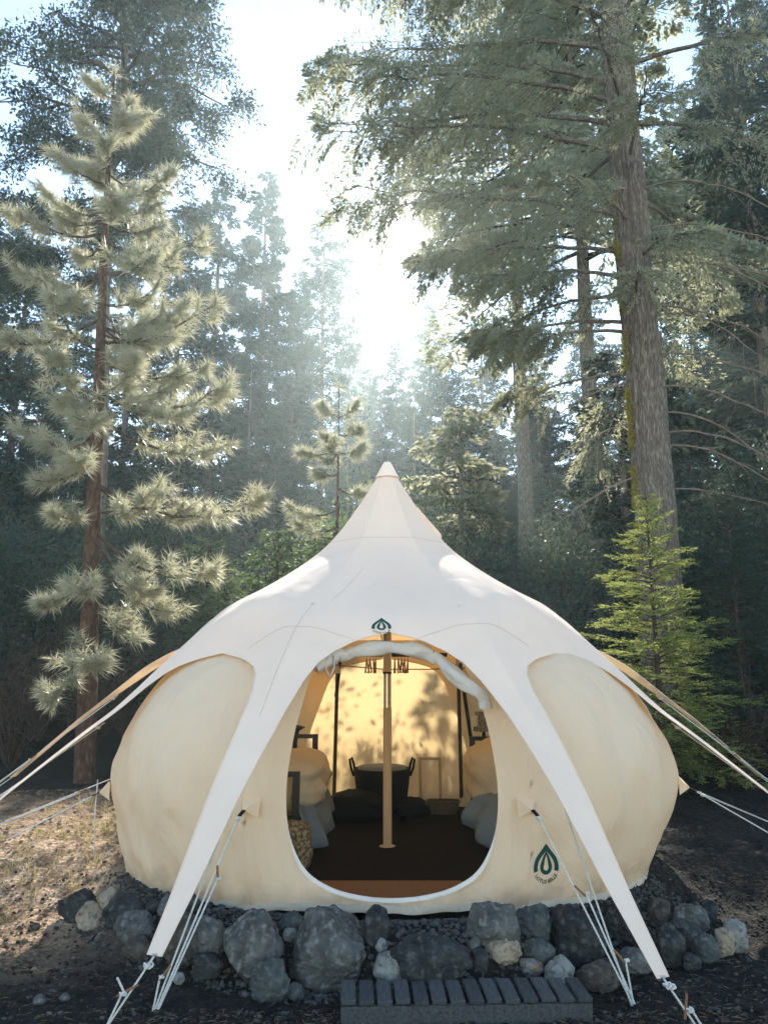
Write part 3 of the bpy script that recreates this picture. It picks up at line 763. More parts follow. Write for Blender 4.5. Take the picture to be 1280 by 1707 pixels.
def drape(pts_top, pts_bot, name, label, seed):
    m = MB(); G = []; n = 40
    T_ = _np(pts_top); B_ = _np(pts_bot); tt = np.linspace(0, len(T_) - 1, n)
    for k, u in enumerate(tt):
        a_ = _np([np.interp(u, range(len(T_)), T_[:, c]) for c in range(3)]); b_ = _np([np.interp(u, range(len(B_)), B_[:, c]) for c in range(3)])
        row = []
        for v in np.linspace(0, 1, 18):
            p = a_ * (1 - v) + b_ * v; bulge = .05 * sin(pi * v) + .035 * v * sin(u * 9 + seed) + .02 * noise.noise((u * 2, v * 4, seed))
            row.append(p + _np((np.sign(-a_[0]) * bulge, -bulge * .3, 0)))
        G.append(row)
    m.grid(G); o = m.build(name, M['sheet'], None, True)
    so_ = o.modifiers.new('thick', 'SOLIDIFY'); so_.thickness = .012
    tag(o, label, 'sheet'); return o
drape([(-.84, 6.60, .62), (-.74, 6.9, .62), (-.70, 7.6, .6)], [(-.62, 6.50, .05), (-.47, 6.85, .07), (-.46, 7.6, .2)], 'bed_sheet', 'blue-grey sheet hanging off the bed on the left side of the tent', 1.)
bed(.92, 1.66, 6.95, 8.35, .40, .80, 'black metal bed frame on the right side of the tent floor')
cloth_lump('duvet', (1.27, 7.45, .56), (1.02, 1.45, .60), M['duvet'], 'puffy cream duvet spread over the bed on the right side of the tent', 'duvet', 23)
drape([(1.6, 6.66, .62), (1.1, 6.70, .52), (.80, 6.95, .42)], [(1.6, 6.62, .20), (.86, 6.62, .05), (.70, 7.0, .20)], 'bed_sheet', 'blue-grey sheet hanging off the bed on the right side of the tent', 2.)
# bedside lamp right
l = empty('table_lamp', (1.07, 8.56, -.13), 'small lamp with a patterned conical shade beside the headboard of the right bed', 'lamp')
m = MB(); m.tube([(0, 0, .97), (0, 0, 1.17)], [.115, .085], 20, caps=False); m.build('lamp_shade', M['shade'], l, True)
m = MB(); m.tube([(0, 0, .62), (0, 0, .66), (0, 0, .80), (0, 0, .9), (0, 0, 1.05)], [.07, .075, .05, .02, .012], 14); m.build('lamp_base', M['black'], l, True)
m = MB(); m.box((1.12, 8.60, .245), (.26, .26, .49), bev=.006); o = m.build('nightstand', M['black']); tag(o, 'dark bedside stand under the patterned lamp in the tent', 'stand')
# flared ornament left
m = MB(); m.tube([(-.95, 8.5, .012), (-.95, 8.5, .03), (-.95, 8.5, .6), (-.945, 8.5, .74), (-.93, 8.5, .85), (-.92, 8.5, .90)], [.12, .04, .03, .025, .03, .085], 12)
o = m.build('ornament', M['black'], None, True); tag(o, 'dark slender ornament with a flared top behind the left bed', 'ornament')
cloth_lump('cushion', (-.67, 6.16, .19), (.26, .16, .36), M['cushion'], 'mottled brown cushion standing on the floor at the foot of the left bed', 'cushion', 5)
# big dark basket with loop handles
b = empty('tub_basket', (-.02, 8.55, 0), 'large dark round basket with two loop handles at the back of the tent', 'basket')
m = MB(); m.tube([(0, 0, .012), (0, 0, .05), (0, 0, .3), (0, 0, .46), (0, 0, .455), (0, 0, .1)], [.24, .25, .285, .30, .285, .24], 28); m.build('basket_body', M['basketdark'], b, True)
for s in (-1, 1):
    m = MB(); m.tube([(s * .285, 0, .40), (s * .30, 0, .50), (s * .325, 0, .57), (s * .345, 0, .55), (s * .33, 0, .46), (s * .30, 0, .38)], .014, 6); m.build('handle', M['basketdark'], b, True)
m = MB(); m.tube([(0, 0, .445), (0, 0, .48), (0, 0, .485)], [.27, .25, .1], 24); m.build('folded_cloth', M['sheet'], b, True)
cloth_lump('dark_blanket', (-.27, 8.2, .14), (.60, .55, .28), M['basketdark'], 'dark folded blanket heap on the rug left of the big basket', 'blanket', 9)
cloth_lump('dark_blanket', (.28, 8.35, .10), (.34, .4, .18), M['basketdark'], 'flat dark blanket on the rug right of the big basket', 'blanket', 14)
# pale frame
f = empty('picture_frame', (.50, 8.88, .0), 'pale wooden frame leaning on the back wall of the tent', 'frame')
f.rotation_euler = (radians(-7), 0, 0)
for (cx_, cz_, sx, sz) in ((-.10, .28, .03, .50), (.12, .28, .03, .50), (.01, .515, .19, .03), (.01, .045, .19, .03)):
    m = MB(); m.box((cx_, 0, cz_), (sx, .02, sz)); m.build('frame_bar', M['frame'], f)
# small basket
b = empty('wicker_basket', (.62, 8.5, 0), 'small pale wicker basket on the rug near the back wall', 'basket')
m = MB(); G = []
for (z, k) in ((.015, .8), (.06, .9), (.13, 1.0), (.135, .96), (.06, .84), (.03, .5)):
    G.append([(.17 * k * math.copysign(abs(cos(q)) ** .6, cos(q)), .11 * k * math.copysign(abs(sin(q)) ** .6, sin(q)), z) for q in np.linspace(0, 2 * pi, 40, endpoint=False)])
m.grid(G, close=True); m.build('basket_body', M['wicker'], b, True)
m = MB(); m.tube([(.17 * math.copysign(abs(cos(q)) ** .6, cos(q)), .11 * math.copysign(abs(sin(q)) ** .6, sin(q)), .135) for q in np.linspace(0, 2 * pi, 41)], .009, 6, caps=False); m.build('rim', M['wicker'], b, True)
# doormat
m = MB(); m.box((.02, 5.52, .035), (1.05, .50, .03), bev=.008); o = m.build('doormat', M['coir']); tag(o, 'orange-brown coir doormat just inside the tent door', 'doormat')
# hangers
hx = [-.185, -.15, -.115, -.085, .02 - .01, .115, .15, .185, .22, .255]
def make_hanger():
    h = empty('clothes_hanger', (0, 0, 0))
    m = MB(); m.tube([(0, 0, .0), (0, .012, .022), (0, 0, .035), (0, -.018, .02), (0, -.004, -.01), (0, 0, -.055)], .0022, 5); m.build('hook', M['black'], h, True)
    m = MB()
    m.box((0, .088, -.105), (.013, .21, .026), Matrix.Rotation(radians(-38), 3, 'X'), bev=.003); m.box((0, -.088, -.105), (.013, .21, .026), Matrix.Rotation(radians(38), 3, 'X'), bev=.003)
    m.build('shoulder', M['hanger'], h)
    m = MB(); m.tube([(0, -.16, -.165), (0, .16, -.165)], .006, 6); m.build('trouser_bar', M['hanger'], h)
    return h
h0 = make_hanger(); R_ = random.Random(4)
HL = ['first wooden hanger at the left end of the black bar', 'second wooden hanger from the left end of the black bar', 'third wooden hanger from the left end of the black bar',
      'fourth wooden hanger, last of the left cluster on the black bar', 'lone wooden hanger half hidden behind the centre pole', 'wooden hanger just right of the centre pole',
      'second wooden hanger right of the centre pole', 'middle wooden hanger of the cluster right of the pole', 'second to last wooden hanger at the right of the bar', 'last wooden hanger at the right end of the cluster']
for k, x in enumerate(hx):
    h = h0 if k == 0 else copy_tree(h0)
    h.location = (x, 8.30, 1.625); h.rotation_euler = (0, radians(R_.uniform(-5, 5)), radians(R_.uniform(-7, 7)))
    tag(h, HL[k], 'hanger', 'wooden hangers on the bar inside the tent')

# ------------------------------------------------------------------ rocks
bm = bmesh.new(); bmesh.ops.create_icosphere(bm, subdivisions=4, radius=1)
ICO_V = _np([tuple(v.co) for v in bm.verts]); ICO_F = _np([[v.index for v in f.verts] for f in bm.faces]); bm.free()
bm = bmesh.new(); bmesh.ops.create_icosphere(bm, subdivisions=5, radius=1)
ICO5_V = _np([tuple(v.co) for v in bm.verts]); ICO5_F = _np([[v.index for v in f.verts] for f in bm.faces]); bm.free()
bm = bmesh.new(); bmesh.ops.create_icosphere(bm, subdivisions=3, radius=1)
ICO3_V = _np([tuple(v.co) for v in bm.verts]); ICO3_F = _np([[v.index for v in f.verts] for f in bm.faces]); bm.free()
bm = bmesh.new(); bmesh.ops.create_icosphere(bm, subdivisions=1, radius=1)
ICO1_V = _np([tuple(v.co) for v in bm.verts]); ICO1_F = _np([[v.index for v in f.verts] for f in bm.faces]); bm.free()
def rock_shape(seed, V, angular=.5, nplanes=13):
    r = rng(seed); nrm = r.normal(size=(nplanes, 3)); nrm /= np.linalg.norm(nrm, axis=1)[:, None]
    h = r.uniform(.72, 1.0, nplanes)
    d = V @ nrm.T; d = np.maximum(d, 1e-3); R = h / d
    Rm = 1 / (np.sum((1 / np.minimum(R, 6)) ** (8 + 14 * angular), axis=1)) ** (1 / (8 + 14 * angular))
    Rm = np.minimum(Rm, 1.12)
    nz = _np([noise.fractal(Vector(v * 1.9 + seed), 1.0, 2.0, 4) for v in V]) * .12
    nf = _np([noise.fractal(Vector(v * 6.5 + seed), .8, 2.0, 3) for v in V]) * .045
    nz += _np([abs(noise.noise(Vector(v * 3.1 + seed))) for v in V]) * .10 - .03
    nf += _np([abs(noise.noise(Vector(v * 15 + seed))) for v in V]) * .020
    pit = _np([min(0, noise.noise(Vector(v * 9 + seed * 2)) + .2) for v in V]) * .10 * (1 - angular)
    return V * (Rm + nz + nf + pit)[:, None]
def rockmat(name, a, b, c):
    m = mat(name, a, .95, b, 7, 12, bump=1.0, bscale=18, col3=c, n3=26, bdist=.05, ramp=(.38, .62), spec=.15); return m
RM = dict(grey=rockmat('rock_grey', (.068, .071, .067), (.130, .131, .122), (.21, .205, .19)),
          dark=rockmat('rock_dark', (.024, .027, .029), (.050, .053, .053), (.10, .10, .093)),
          blue=rockmat('rock_blue', (.048, .056, .056), (.080, .092, .090), (.14, .145, .135)),
          brown=rockmat('rock_brown', (.048, .042, .036), (.085, .074, .064), (.13, .115, .095)),
          tan=rockmat('rock_tan', (.26, .21, .15), (.40, .335, .25), (.15, .12, .09)),
          pale=rockmat('rock_pale', (.18, .185, .175), (.30, .305, .285), (.11, .11, .10)),
          rust=rockmat('rock_rust', (.16, .165, .16), (.26, .25, .22), (.28, .13, .07)))
ROCKS = [
 (130, 1512, 66, 56, 'dark', .3, 'low dark rock at the far left end of the stone border'),
 (150, 1529, 54, 54, 'tan', .7, 'large pale tan angular rock near the left end of the stone border'),
 (181, 1500, 36, 40, 'tan', .6, 'smaller pale tan rock right behind the large tan one on the left'),
 (206, 1524, 78, 74, 'dark', .3, 'leaning dark slab just right of the two tan rocks on the left'),
 (254, 1512, 26, 26, 'dark', .4, 'small dark stone above the round grey rock left of the front strap'),
 (228, 1550, 74, 62, 'grey', .2, 'round pitted grey rock left of the front left strap'),
 (230, 1584, 54, 46, 'brown', .3, 'low brown rock tucked under the round grey rock on the left'),
 (280, 1512, 36, 40, 'grey', .3, 'grey stone half hidden behind the front left strap'),
 (314, 1506, 44, 40, 'dark', .4, 'dark stone behind the guy ropes below the left wall of the tent'),
 (305, 1565, 92, 96, 'brown', .5, 'big brown flat-faced rock between the left strap and its guy ropes'),
 (343, 1568, 76, 84, 'grey', .4, 'grey rock with a sharp edge right of the left guy ropes'),
 (347, 1613, 54, 48, 'dark', .3, 'low dark rock in front of the sharp-edged grey rock'),
 (420, 1588, 108, 138, 'grey', .35, 'tall grey boulder second largest in the border, left of the biggest boulder'),
 (298, 1633, 22, 22, 'pale', .3, 'small pale stone on the soil beside the left guy rope slider'),
 (451, 1636, 70, 78, 'blue', .75, 'pointed blue-grey rock leaning between the two biggest boulders'),
 (487, 1538, 46, 40, 'blue', .6, 'small blue-grey rock squeezed in behind the two biggest boulders'),
 (484, 1558, 24, 26, 'pale', .5, 'small light grey stone between the two biggest boulders'),
 (556, 1582, 150, 140, 'grey', .2, 'biggest rounded grey boulder in the stone border'),
 (629, 1545, 44, 70, 'dark', .4, 'dark rock hidden behind the right side of the biggest boulder'),
 (492, 1655, 32, 34, 'blue', .6, 'small angular stone on the soil at the foot of the biggest boulder'),
 (650, 1614, 58, 62, 'pale', .85, 'pale triangular rock just above the left end of the wooden walkway'),
 (636, 1577, 22, 26, 'pale', .5, 'small pale stone wedged right of the biggest boulder'),
 (716, 1596, 146, 86, 'dark', .3, 'wide dark flat-topped boulder directly behind the wooden walkway'),
 (822, 1550, 92, 92, 'grey', .3, 'large grey rock behind the pale tan block above the walkway'),
 (836, 1582, 68, 60, 'tan', .65, 'pale tan blocky rock above the walkway'),
 (889, 1538, 64, 62, 'blue', .4, 'teal-grey rock between the large grey rock and the big dark block'),
 (896, 1586, 60, 46, 'blue', .6, 'flat blue-grey rock right of the pale tan block'),
 (790, 1578, 22, 30, 'grey', .4, 'small grey stone left of the pale tan block'),
 (801, 1601, 32, 42, 'dark', .6, 'small dark wedge between the wide dark boulder and the tan block'),
 (883, 1615, 48, 32, 'rust', .6, 'whitish rock with a rusty patch behind the walkway'),
 (932, 1625, 52, 64, 'pale', .8, 'pale grey pointed rock at the right end of the walkway'),
 (962, 1566, 96, 116, 'dark', .7, 'big dark square block behind the right guy ropes'),
 (995, 1630, 74, 56, 'brown', .5, 'brown-grey rock at the foot of the right guy ropes'),
 (1058, 1602, 58, 46, 'grey', .7, 'grey slab left of the front right strap'),
 (1036, 1545, 66, 84, 'dark', .5, 'dark speckled rock partly behind the front right strap'),
 (1099, 1524, 40, 56, 'brown', .7, 'brown cracked rock just right of the front right strap'),
 (1114, 1580, 56, 84, 'dark', .6, 'large dark angular rock below the front right strap'),
 (1146, 1536, 68, 62, 'grey', .6, 'long grey-green slab right of the front right strap'),
 (1176, 1584, 44, 56, 'blue', .4, 'blue-grey rounded rock near the right end of the stone border'),
 (1209, 1574, 36, 50, 'tan', .8, 'small tan pointed rock near the right end of the stone border'),
 (1226, 1563, 42, 64, 'pale', .6, 'pale upright rock at the far right end of the stone border'),
 (1152, 1604, 34, 36, 'dark', .4, 'small dark rock below the blue-grey one on the right'),
 (1181, 1518, 32, 40, 'dark', .5, 'dark stone behind the right end of the stone border'),
 (912, 1497, 34, 22, 'grey', .5, 'small flat rock against the tent hem near the printed emblem'),
 (1151, 1576, 16, 26, 'brown', .5, 'tiny brown stone left of the blue-grey rounded rock'),
 (66, 1668, 22, 20, 'grey', .4, 'small grey stone lying on the dark soil at the lower left'),
 (108, 1664, 20, 16, 'grey', .4, 'small flat stone on the dark soil near the lower left corner'),
 (60, 1545, 16, 14, 'brown', .4, 'small stone on the sunlit soil left of the border'),
]
rock_boxes = []
for k, (cx_, cy_, pw, ph_, rm, ang_, lab) in enumerate(ROCKS):
    g = pix_ground(cx_, cy_ + ph_ * .42)
    dep = g.y * cos(PITCH) + (g.z - CZ) * sin(PITCH)
    s = dep / FPX
    Wd = pw * s; Hd = ph_ * s / .97
    IV, IF = (ICO5_V, ICO5_F) if pw > 62 else (ICO_V, ICO_F) if pw > 30 else (ICO3_V, ICO3_F)
    V = rock_shape(k * 7 + 3, IV, min(1, ang_ + .3), 10)
    R3 = rng(k + 50); rz = Matrix.Rotation(R3.uniform(0, 6.28), 3, 'Z') @ Matrix.Rotation(R3.uniform(-.35, .35), 3, 'X')
    V = V @ _np(rz).T
    ext = V.max(0) - V.min(0); V = (V - (V.max(0) + V.min(0)) / 2) / ext
    V = V * _np((Wd, max(Wd * .8, Hd * .7) * .85, Hd * .93))
    m = MB(); m.raw(V, IF)
    o = m.build('rock', RM[rm], None, True)
    top_dir = Vector(ray(cx_, cy_)); t = (g.y + Wd * .12) / top_dir.y
    ctr = Vector((0, 0, CZ)) + top_dir * t
    o.location = ctr
    tag(o, lab, 'rock', 'rocks in the stone border before the tent')

# gravel bed and loose stones ------------------------------------------------
def scatter(name, n, fn_pos, smin, smax, matr, label, seed, flat=.7, sink=.25):
    r = rng(seed); m = MB(); base = [rock_shape(900 + q, ICO1_V, .8, 9) for q in range(8)]
    Vs = []; Fs = []; c = 0
    for k in range(n):
        x, y = fn_pos(r)
        if x is None: continue
        s = smin + (smax - smin) * r.random() ** 3
        a = r.uniform(0, 6.28); ca, sa = cos(a), sin(a); B = base[k % 8] * _np((1, r.uniform(.6, 1), flat)) * s
        B = np.stack([B[:, 0] * ca - B[:, 1] * sa, B[:, 0] * sa + B[:, 1] * ca, B[:, 2]], -1) + _np((x, y, gz(x, y) + s * flat * (1 - sink) * .6))
        Vs.append(B); Fs.append(ICO1_F + c); c += len(B)
    m.v = [np.concatenate(Vs)]; m.n = c; m.f3 = [np.concatenate(Fs)]
    o = m.build(name, matr); tag(o, label, None, kind='stuff'); return o
def on_pad(r):
    a = r.uniform(-1.15, 1.15); q = r.uniform(1.84, 2.50); x = TC[0] + q * sin(a); y = TC[1] - q * cos(a); return x, y
scatter('gravel', 7000, on_pad, .006, .024, M['gravel'], 'grey crushed gravel between the tent hem and the stone border', 1)
def on_soil(r):
    x = r.uniform(-3.4, 3.4); y = r.uniform(3.7, 6.6)
    if (x - TC[0]) ** 2 + (y - TC[1]) ** 2 < 2.15 ** 2 or (abs(x) < 1.2 and y > 4.5): return (x + 3.2) % 6 - 3, 3.75 + .7 * r.random()
    return x, y
scatter('pebbles', 4200, on_soil, .003, .018, M['gravel'], 'small pebbles scattered over the dark soil in front', 2)
scatter('soil_clods', 5200, on_soil, .004, .020, M['clod'], 'dark soil clods in front of the stones', 3)
def left_lit(r): return r.uniform(-4.4, -1.9), r.uniform(4.9, 9.4)
scatter('litter_clods', 2600, left_lit, .005, .026, mat('litter_clod', (.14, .10, .07), .95, (.30, .22, .15), 6), 'brown clods and cones in the sunny needle litter', 4)
def blades(name, n, pos, L0, L1, wd, matr, label, seed, up=.2, tuft=1):
    r = rng(seed); Q = []
    for k in range(n):
        x, y = pos(r)
        for q in range(tuft):
            xx, yy = x + r.normal(0, .012), y + r.normal(0, .012); z = gz(xx, yy) if q == 0 else z
            L_ = r.uniform(L0, L1); a = r.uniform(0, 6.28); e = up * r.uniform(.2, 1.6)
            d = _np((cos(a) * cos(e), sin(a) * cos(e), sin(e))); s_ = np.cross(d, r.normal(size=3)); s_ /= np.linalg.norm(s_); p = _np((xx, yy, z + .004))
            mid = p + d * L_ * .55 + _np((0, 0, .0)); tip = p + d * L_ + _np((0, 0, -.12 * L_))
            Q.append([p, mid + s_ * wd, tip, mid - s_ * wd])
    m = MB(); m.quads(Q); o = m.build(name, matr); tag(o, label, None, kind='stuff')
blades('needle_litter', 15000, left_lit, .03, .12, .0016, M['litter'], 'dry pine needle litter on the sunlit ground at left', 5, .25)
blades('twig_litter', 7000, on_soil, .02, .08, .0012, M['litter'], 'dry needles and twigs on the dark soil in front', 6, .2)
def gr_pos(r):
    c = [(-2.6, 7.4), (-2.9, 6.7), (-3.2, 8.3), (-2.45, 6.9), (-3.3, 7.0), (-2.5, 8.2), (-3.6, 6.2), (-2.7, 5.9)][r.integers(8)]; return c[0] + r.normal(0, .22), c[1] + r.normal(0, .3)
blades('grass', 120, gr_pos, .06, .17, .0022, M['grass'], 'sparse dry grass tufts growing beside the left wall of the tent', 7, 1.1, 14)

# wooden walkway ---------------------------------------------------------------
Wk = empty('wooden_walkway', (.415, 4.42, -.25), 'short weathered grey slatted wooden walkway lying before the stones', 'walkway', rz=radians(2.2))
def wbox(c, s, name, rot=None):
    m = MB(); m.box(c, s, rot, bev=.004); return m.build(name, M['slat'], Wk)
sl0 = None; Rr = random.Random(2)
for k in range(14):
    x = -.60 + k * 1.20 / 13
    if sl0 is None: sl0 = wbox((0, 0, 0), (.074, .27, .024), 'slat'); s_ = sl0
    else: s_ = sl0.copy(); COL.objects.link(s_); s_.parent = Wk
    if k % 3 == 1: s_.material_slots[0].link = 'OBJECT'; s_.material_slots[0].material = M['slat2']
    s_.location = (x, Rr.uniform(-.007, .007), .100 + Rr.uniform(-.003, .003)); s_.rotation_euler = (Rr.uniform(-.01, .01), Rr.uniform(-.015, .015), Rr.uniform(-.012, .012))
for y in (-.115, .115): wbox((0, y, .037), (1.27, .035, .096), 'beam')
for k in range(14):
    m = MB(); m.box((-.60 + k * 1.20 / 13, -.125, .062), (.074, .018, .048), bev=.003) ; m.build('end_block', M['slat'], Wk)

# ------------------------------------------------------------------ trees
def leaves(P, D, L, Wd, r, spread=.5, jit=.0, flat=None):
    """one rhombic leaf per point; D preferred direction"""
    n = len(P); d = D + r.normal(size=(n, 3)) * spread; d /= np.linalg.norm(d, axis=1)[:, None] + 1e-9
    s = np.cross(d, r.normal(size=(n, 3)) if flat is None else flat + r.normal(size=(n, 3)) * .45); s /= np.linalg.norm(s, axis=1)[:, None] + 1e-9
    P = P + r.normal(size=(n, 3)) * jit
    l = L * r.uniform(.55, 1.3, n)[:, None]; w_ = Wd * r.uniform(.6, 1.2, n)[:, None]
    return np.stack([P, P + d * l * .5 + s * w_, P + d * l, P + d * l * .5 - s * w_], 1)

def conifer_meshes(seed, H, Lmax, z0, nbr, nleaf, leafL, leafW, droop=.25, prof=None, trunk_r=.2, wild=.2, curve_up=.0):
    r = rng(seed); wood = MB(); tr = MB(); Q = []
    zz = np.linspace(0, H, 9); tr.tube([(.06 * H * .02 * sin(z), 0, z) for z in zz], [trunk_r * (1 - z / H) ** .8 + .012 for z in zz], 9)
    tot = 0; br = []
    for k in range(nbr):
        t = (k + r.random()) / nbr; z = z0 + (H - z0) * t ** .92
        u = (z - z0) / (H - z0); Lb = Lmax * (prof(u) if prof else (1 - u) ** .85) * r.uniform(1 - wild * 1.6, 1 + wild) + .12
        br.append((z, Lb, r.uniform(0, 2 * pi), u))
    sL = sum(b[1] ** 1.4 for b in br)
    for z, Lb, az, u in br:
        d = _np((cos(az), sin(az), 0)); n = 7; tt = np.linspace(0, 1, n)
        up = .35 * u - .05
        pts = _np([(0, 0, z)]) + d * (tt * Lb)[:, None]; pts[:, 2] += Lb * (up * tt - droop * tt ** 2 * (1 - .6 * u) + curve_up * tt ** 4)
        lat = _np((-sin(az), cos(az), 0)); pts += lat * (Lb * .10 * r.normal() * tt ** 2)[:, None]
        wood.tube(pts, np.linspace(.012 + .012 * Lb, .004, n), 4, False)
        nl = int(nleaf * Lb ** 1.4 / sL) + 4
        q = r.uniform(.12, 1.02, nl) ** .8; base = _np([np.interp(q, tt, pts[:, c]) for c in range(3)]).T
        wdt = Lb * .34 * np.sin(np.clip(q, 0, 1) * pi * .85 + .25)
        # twigs: cluster lateral offsets so gaps show
        nt_ = max(3, int(Lb / .22)); tw = np.round(q * nt_) / nt_
        sd_ = r.choice([-1, 1], nl); lo = r.random(nl) ** .7 * wdt
        P = base + lat * (sd_ * lo)[:, None] + d * (lo * .45)[:, None] + _np((0, 0, -1)) * (lo * .25 + (r.random(nl) ** 2) * .10 * Lb * .4)[:, None]
        P += d * ((tw - q) * Lb * .6)[:, None]
        D = d * .6 + lat * (sd_ * .7)[:, None] + _np((0, 0, -.25))
        Q.append(leaves(P, D, leafL, leafW, r, .35, leafL * .12, flat=_np((0, 0, 1.0))))
    lf = MB(); lf.quads(np.concatenate(Q))
    return tr, wood, lf

def sun_gap(mb_, base, deg=1.25):
    """the hole in the crowns through which the sun shines onto the tent and the camera's spot"""
    s_ = _np(tuple(SUN_DIR)); o_ = _np((0, 0, CZ)) - _np(base)
    for k, q in enumerate(mb_.v):
        if len(q) % 4: continue
        c = q.reshape(-1, 4, 3).mean(1) - o_; t = c @ s_; d = np.linalg.norm(c - t[:, None] * s_, axis=1)
        bad = d < t * tan(radians(deg)) * (1 + .35 * np.sin(c[:, 0] * 9 + c[:, 2] * 7))
        if bad.any():
            q4 = q.reshape(-1, 4, 3)[~bad]; mb_.v[k] = q4.reshape(-1, 3)
    if len(mb_.v) == 1:
        n_ = len(mb_.v[0]); mb_.f4 = [np.arange(n_).reshape(-1, 4)]; mb_.n = n_
def tree_from(meshes, name, loc, mats, label, cat='tree', group=None, rz=0, s=1.0):
    t = empty(name, loc, label, cat, group, rz); t.scale = (s, s, s)
    tr, wood, lf = meshes
    a = tr.build('trunk', mats[0], t, True); wood.build('branches', mats[1], t, True); lf.build('crown', mats[2], t)
    return t

# far conifers: four variants, copied
far = []
vprof = [lambda u: (1 - u) ** .8, lambda u: (1 - u) ** .6 * (.75 + .25 * sin(9 * u)), lambda u: min(1, (1 - u) ** .55) * .9, lambda u: (1 - u) ** 1.0 + .08]
for k in range(4):
    ms = conifer_meshes(40 + k, 30, [4.2, 4.8, 5.4, 3.6][k], [2.0, 3.5, 1.5, 5][k], [170, 150, 170, 170][k], 46000, .34, .070, .22, vprof[k], .34, .28)
    far.append(ms)
far_roots = {}
FARL = {0: 'hazy dark conifer in the dense far forest behind the tent', 1: 'broad ragged conifer in the forest behind the tent', 2: 'full bushy conifer in the forest behind the tent', 3: 'narrow conifer in the forest behind the tent'}
def far_tree(k, x, y, H, label=None, sx=1.0, group='tall conifers of the forest behind the tent', rz=None):
    s = H / 30
    if k not in far_roots:
        o = tree_from(far[k], 'conifer_tree', (0, 0, 0), (M['bark'], M['twig'], LF['far']), FARL[k]); far_roots[k] = o
    else: o = copy_tree(far_roots[k])
    o.location = (x, y, float(ground_h(x, y)) - .1); o.scale = (s * sx, s * sx, s); o.rotation_euler = (0, 0, random.Random(int(x * 31 + y * 17)).uniform(0, 6.28) if rz is None else rz)
    tag(o, label or FARL[k], 'tree', group); return o
def top_tree(k, px, py, Y, label=None, sx=1.0):
    p = atY(px, py, Y); h = p.z - float(ground_h(p.x, Y)); return far_tree(k, p.x, Y, h, label, sx)
top_tree(3, 446, 288, 46, 'slim pointed conifer spire against the sky left of the gap of light', 1.0)
top_tree(2, 541, 348, 52, 'broad hazy conifer with a blunt tip nearest the bright gap in the sky', .82)
top_tree(1, 370, 308, 40, 'ragged topped conifer left of the slim pointed spire')
top_tree(2, 310, 322, 40, 'rounded dark conifer rising between the young pine and the ragged topped conifer')
for (k, px, py, Y) in ((0, 612, 600, 66), (2, 585, 560, 70), (0, 660, 560, 60), (2, 635, 620, 56), (0, 715, 500, 64), (3, 500, 450, 60), (2, 735, 545, 52), (1, 800, 520, 46), (0, 880, 505, 42), (2, 975, 470, 40), (1, 1190, 60, 30), (2, 1260, -40, 26),
                       (2, 60, 330, 36), (0, 140, 420, 40), (1, 230, 400, 38), (2, -60, 250, 34), (0, 1120, 150, 34), (0, 490, 560, 50), (1, 420, 600, 40), (0, 580, 700, 44), (2, 690, 640, 44)):
    zone = ('at the left edge' if px < 20 else 'behind the young pine' if px < 260 else 'between the young pine and the sky gap' if px < 520 else 'below the gap in the sky' if px < 700 else
            'between the tent peak and the thick trunk' if px < 1000 else 'behind the thick trunk' if px < 1150 else 'in the upper right corner')
    top_tree(k, px, py, Y, ['hazy dark', 'broad ragged', 'full bushy', 'narrow'][k] + ' conifer ' + ('far back' if Y > 50 else 'further back' if Y > 38 else 'nearer') + ', ' + zone)
R_ = random.Random(12)
for row, (Y, n, h0_, h1_) in enumerate(((30, 13, 9, 13), (38, 17, 11, 16), (50, 19, 15, 21), (72, 22, 18, 25), (88, 24, 20, 26))):
    for q in range(n):
        x = (q + .5 - n / 2) * (Y * 1.3 / n) + R_.uniform(-1, 1); y = Y + R_.uniform(-2.5, 2.5); H = R_.uniform(h0_, h1_)
        if abs(x - y * .031) < 4.2 and Y < 70: H *= .8
        if x < -Y * .0 and x > -Y * .25: H *= .85
        a_ = x / y
        side = ('left of the young pine' if a_ < -.40 else 'behind the young pine' if a_ < -.22 else 'left of the tent peak' if a_ < -.04 else 'behind the tent peak' if a_ < .08 else
                'between the tent peak and the thick trunk' if a_ < .28 else 'behind the thick trunk' if a_ < .42 else 'at the right edge')
        dpt = ['at the near forest edge', 'a few rows into the forest', 'in the middle of the forest', 'deep in the forest', 'in the last forest row'][row]
        kk = R_.choice([0, 1, 2, 3]); nm_ = ['dark', 'ragged', 'bushy', 'narrow'][kk]
        far_tree(kk, x, y, H, nm_ + ' conifer ' + dpt + ', ' + side)

